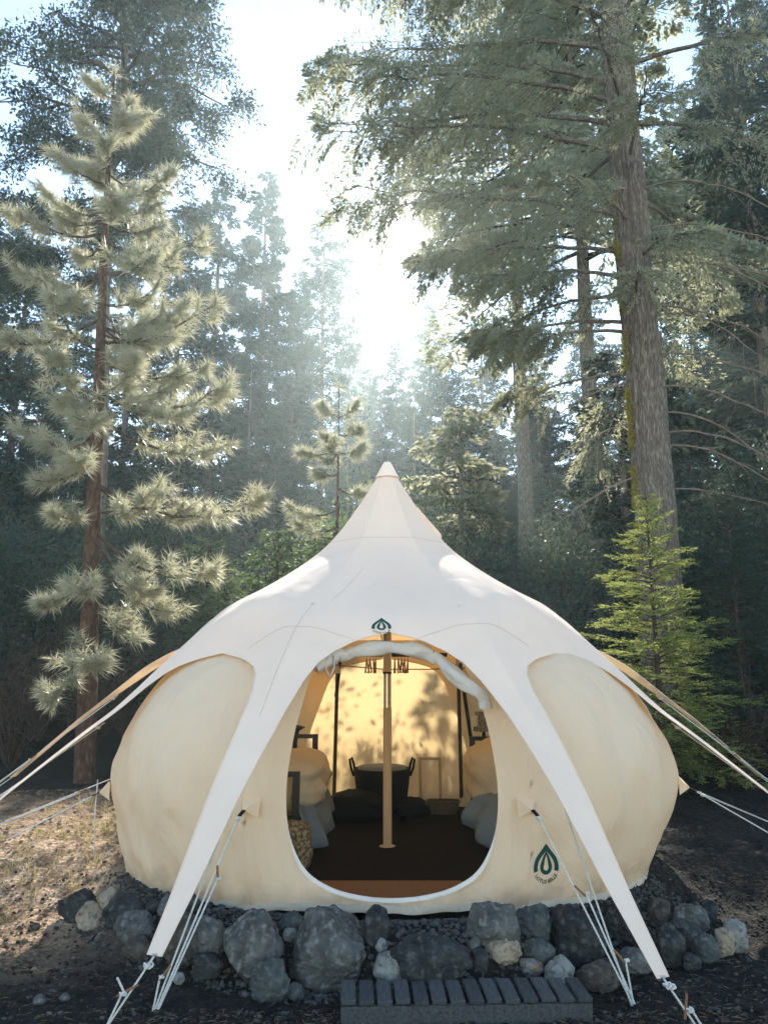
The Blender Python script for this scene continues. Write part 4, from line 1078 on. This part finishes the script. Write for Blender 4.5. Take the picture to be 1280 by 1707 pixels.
# tall dark cedar top left, clumpy
def clump_tree(seed, H, z0, crown_r, ncl, per, leafL, leafW, cr=.42, trunk_r=.3):
    r = rng(seed); tr = MB(); wd = MB(); Q = []
    zz = np.linspace(0, H, 12); tr.tube([(.15 * sin(z * .35), .1 * cos(z * .3), z) for z in zz], [trunk_r * (1 - z / H) ** .7 + .015 for z in zz], 10)
    nb = max(12, ncl // 8)
    for b in range(nb):
        u = (b + r.random()) / nb; z = z0 + (H - z0) * u * .97; az = r.uniform(0, 2 * pi)
        Lb = crown_r * (sin(pi * min(1, .22 + .80 * u))) ** .7 * r.uniform(.55, 1.15) + .3
        d = _np((cos(az), sin(az), 0)); tt = np.linspace(0, 1, 8)
        pts = _np([(.15 * sin(z * .35), .1 * cos(z * .3), z)]) + d * (tt * Lb)[:, None]; pts[:, 2] += Lb * (.28 * tt - .35 * tt ** 2 + .10 * r.normal() * tt)
        pts += r.normal(size=(8, 3)) * .05 * Lb * tt[:, None]
        wd.tube(pts, np.linspace(.02 + .014 * Lb, .006, 8), 5, False)
        for c in range(8):
            q = r.uniform(.35, 1.05); p = _np([np.interp(q, tt, pts[:, k]) for k in range(3)]); off = r.normal(size=3) * _np((.30, .30, .16)) * (Lb * .30)
            pc = p + off; wd.tube([p, p + off * .5 + r.normal(size=3) * .04, pc], [.012, .008, .004], 3, False)
            R0 = cr * r.uniform(.5, 1.2); g = r.normal(size=(per, 3)); g /= np.linalg.norm(g, axis=1)[:, None]
            rad = r.random(per)[:, None] ** .5; P = pc + g * rad * R0 * _np((1, 1, .62))
            Q.append(leaves(P, g * .7 + _np((0, 0, -.15)), leafL, leafW, r, .6))
    lf = MB(); lf.quads(np.concatenate(Q)); return tr, wd, lf
ms = clump_tree(5, 22.5, 11.0, 2.7, 700, 120, .115, .028, .46, .19)
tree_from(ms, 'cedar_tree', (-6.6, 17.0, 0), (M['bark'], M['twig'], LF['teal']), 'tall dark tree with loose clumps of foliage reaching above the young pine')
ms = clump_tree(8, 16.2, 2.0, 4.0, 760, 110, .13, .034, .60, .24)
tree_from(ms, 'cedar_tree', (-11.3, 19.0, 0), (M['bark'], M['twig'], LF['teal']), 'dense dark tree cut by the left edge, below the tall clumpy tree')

# big cedar on the right with thick trunk ------------------------------------
cedar = empty('cedar_tree', (4.27, 12.0, 0), 'huge old cedar with thick furrowed trunk and mossy edge right of the tent', 'tree')
def big_trunk():
    m = MB(); G = []; n = 120
    for z in np.concatenate([np.linspace(-.2, 8, 210), np.linspace(8.1, 24, 120)]):
        R0 = .345 - .0075 * z + .12 * math.exp(-max(0, z) / .5); R0 = max(.05, R0 * (1 if z < 20 else (24.5 - z) / 4.5)); row = []
        for a_ in np.linspace(0, 2 * pi, n, endpoint=False):
            w_ = a_ + .25 * noise.noise((cos(a_) * 1.5, sin(a_) * 1.5, z * .5)) + z * .02
            f = abs(noise.noise((cos(w_) * 5.5, sin(w_) * 5.5, z * .38))) * .075 + abs(noise.noise((cos(w_) * 12, sin(w_) * 12, z * 1.3))) * .028
            f += .012 * noise.noise((cos(w_) * 14, sin(w_) * 14, z * 7))
            rr = R0 * (1 + .05 * noise.noise((cos(a_), sin(a_), z * .3))) - .035 + f
            row.append((rr * cos(a_) + .04 * sin(z * .4), rr * sin(a_), z))
        G.append(row)
    m.grid(G, close=True); return m
big_trunk().build('trunk', M['bark'], cedar, True)
r = rng(77)
# moss patches on the sunlit left edge
P = []; 
for k in range(5200):
    z = r.uniform(3.2, 9.5); 
    if noise.noise((0, 0, z * 3)) < -.05: continue
    a_ = pi + r.normal(0, .16) + .2; R0 = .345 - .0075 * z + .01; P.append((R0 * cos(a_) + .04 * sin(z * .4), R0 * sin(a_), z))
P = _np(P); m = MB(); m.quads(leaves(P, _np([(-.6, -.2, -.5)]).repeat(len(P), 0), .045, .012, r, .5)); o = m.build('moss', M['moss'], cedar); tag(o, 'yellow moss along the sunlit edge of the trunk')
def cbranch(z, az, L, up, droop, nleaf, seed, leafL=.080, leafW=.0135, rad=.05, hang=.5, ntw=None, q0=.18):
    r = rng(seed); d = _np((cos(az), sin(az), 0)); lat = _np((-sin(az), cos(az), 0)); n = 14; tt = np.linspace(0, 1, n); L = L * (1.0 if z > 7.3 else 1.0)
    pts = _np([(0, 0, z)]) + d * (.25 + tt * L)[:, None]; pts[:, 2] += L * (up * tt - droop * tt ** 1.8 + .10 * tt ** 5)
    pts += (lat * (.06 * L * r.normal()) * (tt ** 2)[:, None]) + r.normal(size=(n, 3)) * .012 * L * tt[:, None]
    wd = MB(); wd.tube(pts, np.linspace(rad, .006, n), 6, False); Q = []
    if nleaf:
        ntw = ntw or int(9 + L * 7); per = max(6, nleaf // ntw)
        for k in range(ntw):
            q = r.uniform(q0, 1.0); p = _np([np.interp(q, tt, pts[:, c]) for c in range(3)]); sd_ = r.choice([-1, 1])
            Lt = (.35 + .75 * sin(pi * min(1, q * .9 + .1))) * r.uniform(.5, 1.2) * (.5 + L * .13)
            dr = d * r.uniform(.3, 1.0) + lat * sd_ * r.uniform(.2, 1.0) + _np((0, 0, r.uniform(-.7, .15)))
            dr /= np.linalg.norm(dr); ts = np.linspace(0, 1, 6); tp = p + dr * (ts * Lt)[:, None]; tp[:, 2] -= hang * Lt * ts ** 2
            wd.tube(tp, np.linspace(.009, .003, 6), 3, False)
            # fan sprays on the twig
            sq = r.random(per) ** .7; B = _np([np.interp(sq, ts, tp[:, c]) for c in range(3)]).T
            sdir = r.normal(size=3) * .5 + _np((0, 0, .6)); sl = np.cross(dr, sdir); sl /= np.linalg.norm(sl)
            o_ = r.choice([-1, 1], per) * (r.random(per) ** .8) * Lt * .30 * (1.15 - sq); nsp = 7
            sq2 = np.round(sq * nsp) / nsp
            P = B + dr * ((sq2 - sq) * Lt * .7)[:, None] + sl * o_[:, None] + dr * np.abs(o_)[:, None] * .6
            P[:, 2] -= np.abs(o_) * .5 * r.random(per)
            D = dr * .75 + sl * (np.sign(o_) * .55)[:, None] + _np((0, 0, -.25))
            Q.append(leaves(P, D, leafL, leafW, r, .25, .012, flat=sdir))
    return wd, (np.concatenate(Q) if Q else None)
WD = MB(); QQ = []
R_ = random.Random(31)
# (z, azimuth in degrees: 180 = towards the left of the picture, length, up, droop, leaves)
spec = [(6.3, 172, 2.0, .05, .26, 2400), (7.0, 205, 2.2, .05, .30, 3000),
        (7.2, 182, 2.5, .16, .34, 4600), (7.7, 160, 2.7, .18, .36, 4200), (8.0, 198, 2.7, .22, .36, 4600), (8.5, 176, 3.6, .30, .30, 4200), (9.2, 190, 4.6, .28, .28, 4600),
        (9.8, 168, 5.0, .26, .30, 5200), (10.4, 200, 5.0, .30, .34, 5600), (11.0, 180, 5.4, .34, .36, 6800), (11.4, 205, 5.2, .3, .38, 6400), (11.8, 192, 5.2, .36, .34, 6600), (12.6, 170, 5.4, .38, .32, 6600), (13.2, 200, 5.2, .38, .30, 6200), (13.6, 185, 5.2, .4, .3, 6200), (14.2, 165, 5.0, .42, .3, 6000),
        (14.8, 178, 4.0, .4, .3, 3600), (9.0, 230, 2.6, .2, .45, 2800), (7.6, 250, 1.8, .1, .5, 1600), (10.2, 262, 2.4, .2, .45, 2400), (8.3, 285, 1.6, .1, .5, 1500), (11.3, 240, 3.0, .3, .4, 3000),
        (12.4, 280, 3.0, .3, .35, 2800), (13.4, 320, 3.6, .3, .35, 3000), (12.2, 350, 4.4, .3, .35, 3400), (11.0, 10, 4.0, .28, .4, 2600), (14.4, 0, 4.4, .35, .3, 3400), (9.6, 40, 4.0, .2, .4, 2800), (8.0, 60, 3.8, .2, .4, 2600), (6.4, 90, 3.4, .1, .4, 2400), (10.6, 110, 4.0, .2, .4, 2600)]
for k, (z, az, L_, up, dp, nl) in enumerate(spec):
    az = 180 + (az - 180) * .6 - 6 if 150 < az < 215 else az
    wd, q = cbranch(z, radians(az), L_, up, dp, int(nl * 1.25), 200 + k, rad=.022 + .005 * L_, q0=.42 if z < 7.6 and 150 < az < 220 else .18)
    o = wd.build('branch', M['bark'], cedar, True); o['label'] = 'drooping leafy limb of the old cedar'
    mm = MB(); mm.quads(q); sun_gap(mm, (4.27, 12, 0)); mm.build('foliage', LF['cedar'], o)
# bare arching dead limbs to the right and lower left
for k, (z, az, L_, up, dp) in enumerate([(8.9, 355, 3.4, .30, .75), (8.2, 340, 3.0, .20, .95), (7.5, 5, 3.4, .12, .62), (6.6, 350, 3.2, .10, .72), (6.0, 335, 2.8, .06, .9), (5.6, 358, 2.6, .16, .9), (5.0, 345, 2.2, .20, .95),
                                         (5.2, 330, 2.2, .15, .8), (9.6, 330, 2.6, .25, 1.0), (7.2, 320, 1.8, .2, 1.1), (4.5, 192, 1.7, -.28, .40), (5.4, 200, 1.6, -.22, .35), (6.1, 185, 1.9, -.10, .55), (8.7, 10, 4.0, .1, .5), (4.3, 352, 1.8, .1, .4)]):
    rr = rng(600 + k); wd, _ = cbranch(z, radians(az), L_, up, dp, 0, 300 + k, rad=.017)
    d = _np((cos(radians(az)), sin(radians(az)), 0))
    for q in range(7):
        u = rr.uniform(.25, .9); p = _np((0, 0, z)) + d * (.25 + u * L_) + _np((0, 0, L_ * (up * u - dp * u ** 1.8))); dd = d * rr.uniform(.2, .8) + rr.normal(size=3) * .45; Lk = rr.uniform(.25, .8)
        ts = np.linspace(0, 1, 6)[:, None]; wd.tube(p + dd * ts * Lk + _np((0, 0, -.45)) * Lk * ts ** 2, np.linspace(.008, .003, 6), 3, False)
    o = wd.build('dead_limb', M['deadtwig'], cedar, True)

# a second, slimmer cedar behind, thin crown that lets the sun through
ms = conifer_meshes(91, 27, 4.0, 12.5, 120, 50000, .22, .042, .36, lambda u: (1 - u) ** .45 * (.72 + .28 * sin(11 * u + 1)), .26, .3)
p = atY(830, 300, 19.5)
sun_gap(ms[2], (5.5, 19.5, 0))
tree_from(ms, 'cedar_tree', (5.5, 19.5, 0), (M['bark'], M['twig'], LF['cedar']), 'tall feathery cedar standing close behind the thick trunk')
ms = conifer_meshes(95, 31, 4.6, 18.2, 130, 44000, .22, .042, .34, lambda u: (1 - u) ** .45 * (.75 + .25 * sin(12 * u)), .3, .3)
sun_gap(ms[2], (4.6, 24.5, 0))
tree_from(ms, 'cedar_tree', (4.6, 24.5, 0), (M['bark'], M['twig'], LF['cedar']), 'very tall feathery cedar whose high crown hangs over the sun')
ms = conifer_meshes(97, 23, 4.0, 1.5, 130, 42000, .24, .05, .34, lambda u: (1 - u) ** .5 * (.75 + .25 * sin(13 * u)), .26, .3)
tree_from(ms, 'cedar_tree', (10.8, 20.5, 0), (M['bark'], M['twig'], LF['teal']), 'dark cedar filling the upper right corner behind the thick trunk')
ms = conifer_meshes(98, 9, 3.0, 1.0, 90, 26000, .20, .045, .34, lambda u: (1 - u) ** .5 * (.75 + .25 * sin(9 * u)), .16, .3)
tree_from(ms, 'cedar_tree', (5.6, 17.5, 0), (M['bark'], M['twig'], LF['teal']), 'shaded mid-height cedar directly behind the thick trunk')
ms = conifer_meshes(99, 8.0, 2.4, .6, 80, 22000, .18, .042, .30, lambda u: (1 - u) ** .5 * (.75 + .25 * sin(9 * u)), .13, .3)
tree_from(ms, 'cedar_tree', (1.9, 18.5, 0), (M['bark'], M['twig'], LF['cedar']), 'bushy young cedar right behind the tent peak')

# young pine on the left ----------------------------------------------------
def needle_tufts(C_, D_, r, n, L, wd, length=.0, back=.25):
    """brush of needles round shoots: C_ tip points, D_ shoot directions"""
    m = len(C_); base = np.repeat(C_, n, 0); dd = np.repeat(D_, n, 0)
    along = r.random(m * n) ** 1.0 * length
    P = base - dd * along[:, None]
    g = r.normal(size=(m * n, 3)); g -= (g * dd).sum(1)[:, None] * dd; g /= np.linalg.norm(g, axis=1)[:, None]
    k = r.uniform(.15, 1.08, m * n)[:, None]
    d = dd * (1.15 - k) + g * k + _np((0, 0, -.16)); d /= np.linalg.norm(d, axis=1)[:, None]
    s = np.cross(d, r.normal(size=(m * n, 3))); s /= np.linalg.norm(s, axis=1)[:, None]
    l = L * r.uniform(.65, 1.15, m * n)[:, None]
    tip = P + d * l + _np((0, 0, -.10)) * l
    return np.stack([P + s * wd, P + d * l * .5, tip, P - s * wd], 1)[:, [0, 2, 3]]
def pine(name, loc, base, trunkpts, trunk_r, tips, extra, seed, label, nneed=95, nl=.17, wd=.0030):
    t = empty(name, loc, label, 'tree'); r = rng(seed)
    T_ = _np(trunkpts); zs_ = np.linspace(T_[0, 2], T_[-1, 2], 40)
    P = np.stack([np.interp(zs_, T_[:, 2], T_[:, 0]), np.interp(zs_, T_[:, 2], T_[:, 1]), zs_], -1)
    m = MB(); n = 20; G = []
    for k, p in enumerate(P):
        R0 = trunk_r * (1 - (k / 39) * .86)
        G.append([(p[0] + (R0 + .014 * R0 / trunk_r * noise.noise((cos(a) * 4, sin(a) * 4, p[2] * 5))) * cos(a), p[1] + (R0 + .014 * noise.noise((cos(a) * 4, sin(a) * 4, p[2] * 5 + 9)) * R0 / trunk_r) * sin(a), p[2]) for a in np.linspace(0, 2 * pi, n, endpoint=False)])
    m.grid(G, close=True); m.build('trunk', M['pinebark'], t, True)
    wood = MB(); C_, D_ = [], []
    def trk(z): return _np((np.interp(z, T_[:, 2], T_[:, 0]), np.interp(z, T_[:, 2], T_[:, 1]), z))
    allb = list(tips)
    for k in range(extra):
        z = r.uniform(T_[-1, 2] * .36, T_[-1, 2] * .97); az = r.uniform(0, 2 * pi); u = z / T_[-1, 2]
        Lb = (1.05 - u) ** .75 * 2.0 * r.uniform(.6, 1.05) + .15; q = trk(z); allb.append((z - .35 * Lb * .5, tuple(q + _np((cos(az) * Lb, sin(az) * Lb, .05 * Lb)))))
    for za, tip in allb:
        a = trk(za); b = _np(tip); L_ = np.linalg.norm(b - a); tt = np.linspace(0, 1, 9)[:, None]
        pts = a + (b - a) * tt; pts[:, 2] -= (L_ * .16 * np.sin(tt[:, 0] * pi)); pts += r.normal(size=(9, 3)) * .012 * L_
        pts[-1] = b
        wood.tube(pts, np.linspace(.012 + .009 * L_, .006, 9), 5, False)
        dr = (pts[-1] - pts[-2]); dr /= np.linalg.norm(dr)
        C_.append(b); D_.append(dr * .8 + _np((0, 0, .5)))
        for q in range(int(6 + L_ * 10)):
            u = r.uniform(.30, .98); p = _np([np.interp(u, tt[:, 0], pts[:, c]) for c in range(3)])
            h = (b - a); h[2] = 0; h /= np.linalg.norm(h) + 1e-6; lt = _np((-h[1], h[0], 0)) * r.choice([-1, 1])
            dd = h * r.uniform(.3, .9) + lt * r.uniform(.2, 1.0) + _np((0, 0, r.uniform(-.15, .55))); dd /= np.linalg.norm(dd); Lk = r.uniform(.12, .42) * (.5 + .3 * L_) * (1.15 - u * .5)
            e = p + dd * Lk + _np((0, 0, .06 * Lk)); wood.tube([p, (p + e) / 2 + _np((0, 0, -.03 * Lk)), e], [.007, .006, .005], 4, False)
            C_.append(e); D_.append(dd * .75 + _np((0, 0, .42)))
    top = trk(T_[-1, 2]); C_.append(top + _np((0, 0, .18))); D_.append(_np((0, 0, 1.))); wood.tube([top, top + _np((0, 0, .2))], .01, 4)
    C_ = _np(C_); D_ = _np(D_); D_ /= np.linalg.norm(D_, axis=1)[:, None]
    wood.build('branches', M['twig'], t, True)
    tr_ = needle_tufts(C_, D_, r, nneed, nl, wd, .16); m = MB(); m.tris(tr_); m.build('needles', LF['pine'], t)
    return t
PB = []
def pp(px, py, Y): q = atY(px, py, Y); return (q.x, q.y, q.z)
PT = [(-3.70, 10, -.05), (-3.84, 10, 3.0), (-3.90, 10, 5.0), (-4.0, 10, 7.5), (-4.05, 10, 10.2)]
PB = [(9.1, pp(125, 165, 9.8)), (9.0, pp(215, 160, 10.1)), (8.4, pp(95, 250, 9.6)), (8.2, pp(290, 280, 9.7)), (7.9, pp(70, 310, 9.9)), (7.6, pp(10, 345, 9.4)), (7.0, pp(340, 385, 9.9)), (6.9, pp(20, 440, 9.9)),
      (6.2, pp(362, 505, 9.6)), (6.3, pp(-20, 560, 9.5)), (5.7, pp(345, 610, 10.2)), (5.2, pp(385, 640, 9.5)), (4.9, pp(380, 740, 9.8)), (4.9, pp(90, 660, 9.2)), (4.5, pp(30, 700, 10.4)), (4.3, pp(60, 800, 9.4)), (4.0, pp(440, 830, 9.4)),
      (3.9, pp(350, 850, 10.1)), (3.6, pp(85, 850, 9.2)), (3.3, pp(360, 950, 9.7)), (3.3, pp(250, 985, 9.6)), (3.0, pp(140, 985, 9.2)), (3.0, pp(290, 1020, 9.8)), (2.7, pp(65, 1005, 9.7)), (2.5, pp(230, 1060, 9.6)), (2.2, pp(150, 1110, 9.2)),
      (2.0, pp(80, 1170, 9.4)), (4.4, pp(120, 760, 9.0)), (5.2, pp(150, 700, 9.0)), (5.9, pp(230, 600, 9.0)), (6.6, pp(110, 500, 9.0)), (7.4, pp(250, 430, 9.1)), (8.0, pp(190, 330, 9.2)), (5.5, pp(300, 690, 9.2)), (6.4, pp(270, 560, 9.2))]
pine('pine_tree', (0, 0, 0), None, PT, .135, PB, 30, 5, 'young long-needled pine lit from behind, left of the tent', 66, .20, .0046)
# bare lower twigs of the pine zone
q = atY(565, 655, 14.0); g_ = [(q.x, 14, 0), (q.x, 14, q.z)]
ST = [(q.z - .5, (q.x + .35, 14, q.z - .15)), (q.z - .5, (q.x - .3, 13.9, q.z - .2)), (q.z - 1.1, (q.x - .7, 13.8, q.z - 1.2)), (q.z - 1.2, (q.x + .5, 14.2, q.z - .9)), (q.z - 1.6, (q.x - .45, 14, q.z - 1.5)), (q.z - 1.9, (q.x + .7, 13.9, q.z - 1.9)), (q.z - 2.3, (q.x - .9, 14, q.z - 2.2))]
pine('pine_tree', (0, 0, 0), None, g_, .06, ST, 6, 9, 'slender little pine with pale upright tips just behind the tent peak', 60, .21, .0050)

# fir with flat sprays -------------------------------------------------------
def fir_meshes(seed, H, Lb0, nbr, z0=.25, nl=.034, nw=.0052):
    r = rng(seed); tr = MB(); wd = MB(); Q = []
    tr.tube([(0, 0, 0), (0, 0, H * .5), (0, 0, H)], [.05, .03, .006], 8)
    for k in range(nbr):
        u = ((k + r.random() * .6) / nbr); z = z0 + (H - z0) * u; Lb = Lb0 * (1 - u) ** .80 * r.uniform(.50, 1.15) + .06; az = k * 2.4 + r.uniform(-.6, .6)
        d = _np((cos(az), sin(az), 0)); lat = _np((-sin(az), cos(az), 0)); tt = np.linspace(0, 1, 6)
        pts = _np([(0, 0, z)]) + d * (tt * Lb)[:, None]; rise = r.uniform(-.05, .38) + .45 * u ** 2; pts[:, 2] += Lb * (rise * tt - r.uniform(.05, .3) * tt ** 2); pts += lat * (r.normal() * .12 * Lb * tt ** 2)[:, None]
        wd.tube(pts, np.linspace(.010, .003, 6), 4, False)
        nt_ = int(4 + Lb * 15)
        segs = [(pts[0], pts[-1])]
        for q in range(nt_):
            f = .15 + .85 * (q + .5) / nt_; p = _np([np.interp(f, tt, pts[:, c]) for c in range(3)])
            for sd_ in (-1, 1):
                Lt = Lb * .42 * (1.08 - f) ** .7 * r.uniform(.7, 1.15) + .04
                dd = d * r.uniform(.5, .9) + lat * sd_ * r.uniform(.45, .8) + _np((0, 0, r.uniform(-.30, .25))); e = p + dd * Lt; segs.append((p, e))
        for (p, e) in segs:
            L_ = np.linalg.norm(e - p); n = int(max(6, L_ * 110)); f = r.random(n)[:, None]; dd = (e - p) / (L_ + 1e-6)
            sl = np.cross(dd, _np((0, 0, 1.))); sl /= np.linalg.norm(sl) + 1e-6; sg = r.choice([-1, 1], n)[:, None]
            Q.append(leaves(p + (e - p) * f, dd * .6 + sl * sg * .9 + _np((0, 0, .25)), nl, nw, r, .18, 0))
    lf = MB(); lf.quads(np.concatenate(Q)); return tr, wd, lf
p = atY(1076, 828, 9.5)
ms = fir_meshes(3, p.z, 1.30, 150)
fir1 = tree_from(ms, 'fir_tree', (p.x, 9.5, 0), (M['twig'], M['twig'], LF['fir']), 'young fir with bright yellow-green sunlit top right of the tent')
p = atY(1205, 850, 10.6)
f2 = copy_tree(fir1); f2.location = (p.x + .1, 10.7, 0); f2.rotation_euler = (0, 0, 2.1); f2.scale = (1.12,) * 3
for q_ in (f2, ): pass
def shade_needles(o):  # darker needle colour stands in for the canopy's shade
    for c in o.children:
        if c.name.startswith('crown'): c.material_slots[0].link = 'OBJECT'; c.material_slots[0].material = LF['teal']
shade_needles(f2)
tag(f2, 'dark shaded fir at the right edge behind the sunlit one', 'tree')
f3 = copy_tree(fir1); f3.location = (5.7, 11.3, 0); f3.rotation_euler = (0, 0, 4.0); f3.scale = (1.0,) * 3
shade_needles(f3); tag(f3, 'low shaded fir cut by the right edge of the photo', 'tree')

# shrubs ---------------------------------------------------------------------
def shrub_meshes(seed, R0, H, n, L_=.07, W_=.022):
    r = rng(seed); wd = MB(); Q = []
    for k in range(26):
        az = r.uniform(0, 2 * pi); tl = r.uniform(.3, 1.) * R0; h = H * r.uniform(.55, 1.05); e = _np((cos(az) * tl, sin(az) * tl, h))
        pts = _np([e * t + _np((0, 0, .15 * h * sin(pi * t))) for t in np.linspace(0, 1, 6)]) + r.normal(size=(6, 3)) * .03; wd.tube(pts, np.linspace(.018, .005, 6), 4, False)
        for c in range(9):
            f = r.uniform(.3, 1.02); p = e * f + _np((0, 0, .15 * h * sin(pi * f))) + r.normal(size=3) * .12 * R0
            m_ = n // 234; g = r.normal(size=(m_, 3)); P = p + g * _np((.15, .15, .09)) * R0 ; Q.append(leaves(P, g * .6 + _np((0, 0, .3)), L_, W_, r, .5))
    lf = MB(); lf.quads(np.concatenate(Q)); return wd, lf
SH = []
for k in range(3):
    SH.append(shrub_meshes(60 + k, 1.0, [1.5, 1.9, 1.2][k], 30000, .042, .012))
sroots = {}
def shrub(k, x, y, s, label, mt, group=None):
    key = (k, mt)
    if key not in sroots:
        o = empty('shrub', (0, 0, 0)); SH[k][0].build('stems', M['twig'], o, True); SH[k][1].build('foliage', LF[mt], o); sroots[key] = o
    else: o = copy_tree(sroots[key])
    o.location = (x, y, float(ground_h(x, y))); o.scale = (s, s, s); o.rotation_euler = (0, 0, (x * 7 + y * 3) % 6.28); tag(o, label, 'shrub', group)
ms = conifer_meshes(121, 3.9, 1.4, .2, 90, 26000, .085, .017, .22, lambda u: (1 - u) ** .6, .06, .25, .10)
sap = tree_from(ms, 'cedar_sapling', (-1.9, 13.6, 0), (M['twig'], M['twig'], LF['shrub']), 'bushy green cedar sapling left behind the tent roof')
for (x, y, s, rz, lb) in ((-2.9, 14.0, .80, 1.0, 'sunny cedar sapling between the young pine and the tent roof'), (-1.0, 15.2, 1.05, 2.2, 'cedar sapling right beside the slender little pine'), (-3.6, 15.6, 1.0, 3.0, 'shaded cedar sapling behind the young pine'), (.9, 15.8, 1.0, 4.0, 'hazy cedar sapling just right of the tent peak')):
    c = copy_tree(sap); c.location = (x, y, float(ground_h(x, y))); c.scale = (s, s, s); c.rotation_euler = (0, 0, rz); tag(c, lb, 'tree')
shrub(1, -.2, 16.5, 2.2, 'shrub right below the slender little pine', 'shrub')
GS = 'shaded shrubs under the forest edge'
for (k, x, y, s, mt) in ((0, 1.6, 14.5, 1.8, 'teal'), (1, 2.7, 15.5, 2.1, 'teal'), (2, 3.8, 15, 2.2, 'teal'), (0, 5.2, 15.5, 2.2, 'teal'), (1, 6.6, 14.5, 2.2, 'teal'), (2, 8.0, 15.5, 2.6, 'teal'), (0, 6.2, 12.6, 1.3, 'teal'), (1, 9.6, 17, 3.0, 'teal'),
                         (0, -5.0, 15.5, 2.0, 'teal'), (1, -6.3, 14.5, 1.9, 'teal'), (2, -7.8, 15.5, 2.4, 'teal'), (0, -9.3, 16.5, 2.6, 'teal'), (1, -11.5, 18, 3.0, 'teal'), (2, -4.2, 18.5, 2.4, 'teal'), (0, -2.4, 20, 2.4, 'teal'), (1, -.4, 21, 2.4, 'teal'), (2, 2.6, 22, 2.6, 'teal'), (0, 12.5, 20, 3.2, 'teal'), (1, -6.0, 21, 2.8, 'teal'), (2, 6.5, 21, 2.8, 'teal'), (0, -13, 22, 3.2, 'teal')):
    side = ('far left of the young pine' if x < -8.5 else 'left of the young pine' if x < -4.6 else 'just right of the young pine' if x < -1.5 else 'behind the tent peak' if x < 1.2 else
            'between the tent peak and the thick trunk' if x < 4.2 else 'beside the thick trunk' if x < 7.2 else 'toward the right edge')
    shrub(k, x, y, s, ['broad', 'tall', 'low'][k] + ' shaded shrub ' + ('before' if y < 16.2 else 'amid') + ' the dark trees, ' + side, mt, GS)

def twig_bush(seed, R0, H, n=34):
    r = rng(seed); wd = MB()
    for k in range(n):
        az = r.uniform(0, 2 * pi); tl = r.uniform(.2, 1.) * R0; h = H * r.uniform(.3, 1.05); e = _np((cos(az) * tl, sin(az) * tl, h))
        tt = np.linspace(0, 1, 8)[:, None]; pts = e * tt + _np((0, 0, .25 * h)) * np.sin(tt * pi) + r.normal(size=(8, 3)) * .05 * tt; wd.tube(pts, np.linspace(.014, .003, 8), 4, False)
        for c in range(7):
            u = r.uniform(.2, .95); p = _np([np.interp(u, tt[:, 0], pts[:, q]) for q in range(3)]); d_ = r.normal(size=3) * .35 + e * .25; t2 = np.linspace(0, 1, 5)[:, None]
            wd.tube(p + d_ * t2 * r.uniform(.5, 1.4) + _np((0, 0, -.12)) * t2 ** 2, np.linspace(.006, .002, 5), 3, False)
    return wd
for k, (x, y, s, lb) in enumerate(((-5.2, 11.2, 1.0, 'bare twiggy bush in the shade left of the young pine trunk'), (-4.7, 12.6, 1.2, 'tangle of bare twigs behind the young pine trunk'), (-6.4, 12.4, 1.3, 'bare grey bush at the left edge under the dark trees'),
                                   (5.2, 10.3, .8, 'bare twiggy bush in the shade right of the tent'), (6.4, 11.6, 1.0, 'tangle of bare twigs at the right edge beside the shaded firs'), (4.2, 9.6, .6, 'small bare bush between the right wall and the sunlit fir'))):
    o = twig_bush(700 + k, 1.0 * s, 1.5 * s).build('bare_bush', M['twig'], None, True); o.location = (x, y, float(ground_h(x, y))); tag(o, lb, 'bush')
# ------------------------------------------------------------------ haze
m = MB(); m.box((0, 32, 17.8), (190, 162, 38.8))
hz = m.build('haze', None); tag(hz, 'thin sunlit forest haze filling the air', None, kind='stuff')
hm = bpy.data.materials.new('haze_air'); hm.use_nodes = True; t = hm.node_tree; t.nodes.clear()
v = t.nodes.new('ShaderNodeVolumePrincipled'); v.inputs['Color'].default_value = (.76, .92, .95, 1); v.inputs['Density'].default_value = HAZE_DENS; v.inputs['Anisotropy'].default_value = .68
oo = t.nodes.new('ShaderNodeOutputMaterial'); t.links.new(v.outputs[0], oo.inputs['Volume']); hz.data.materials.append(hm)
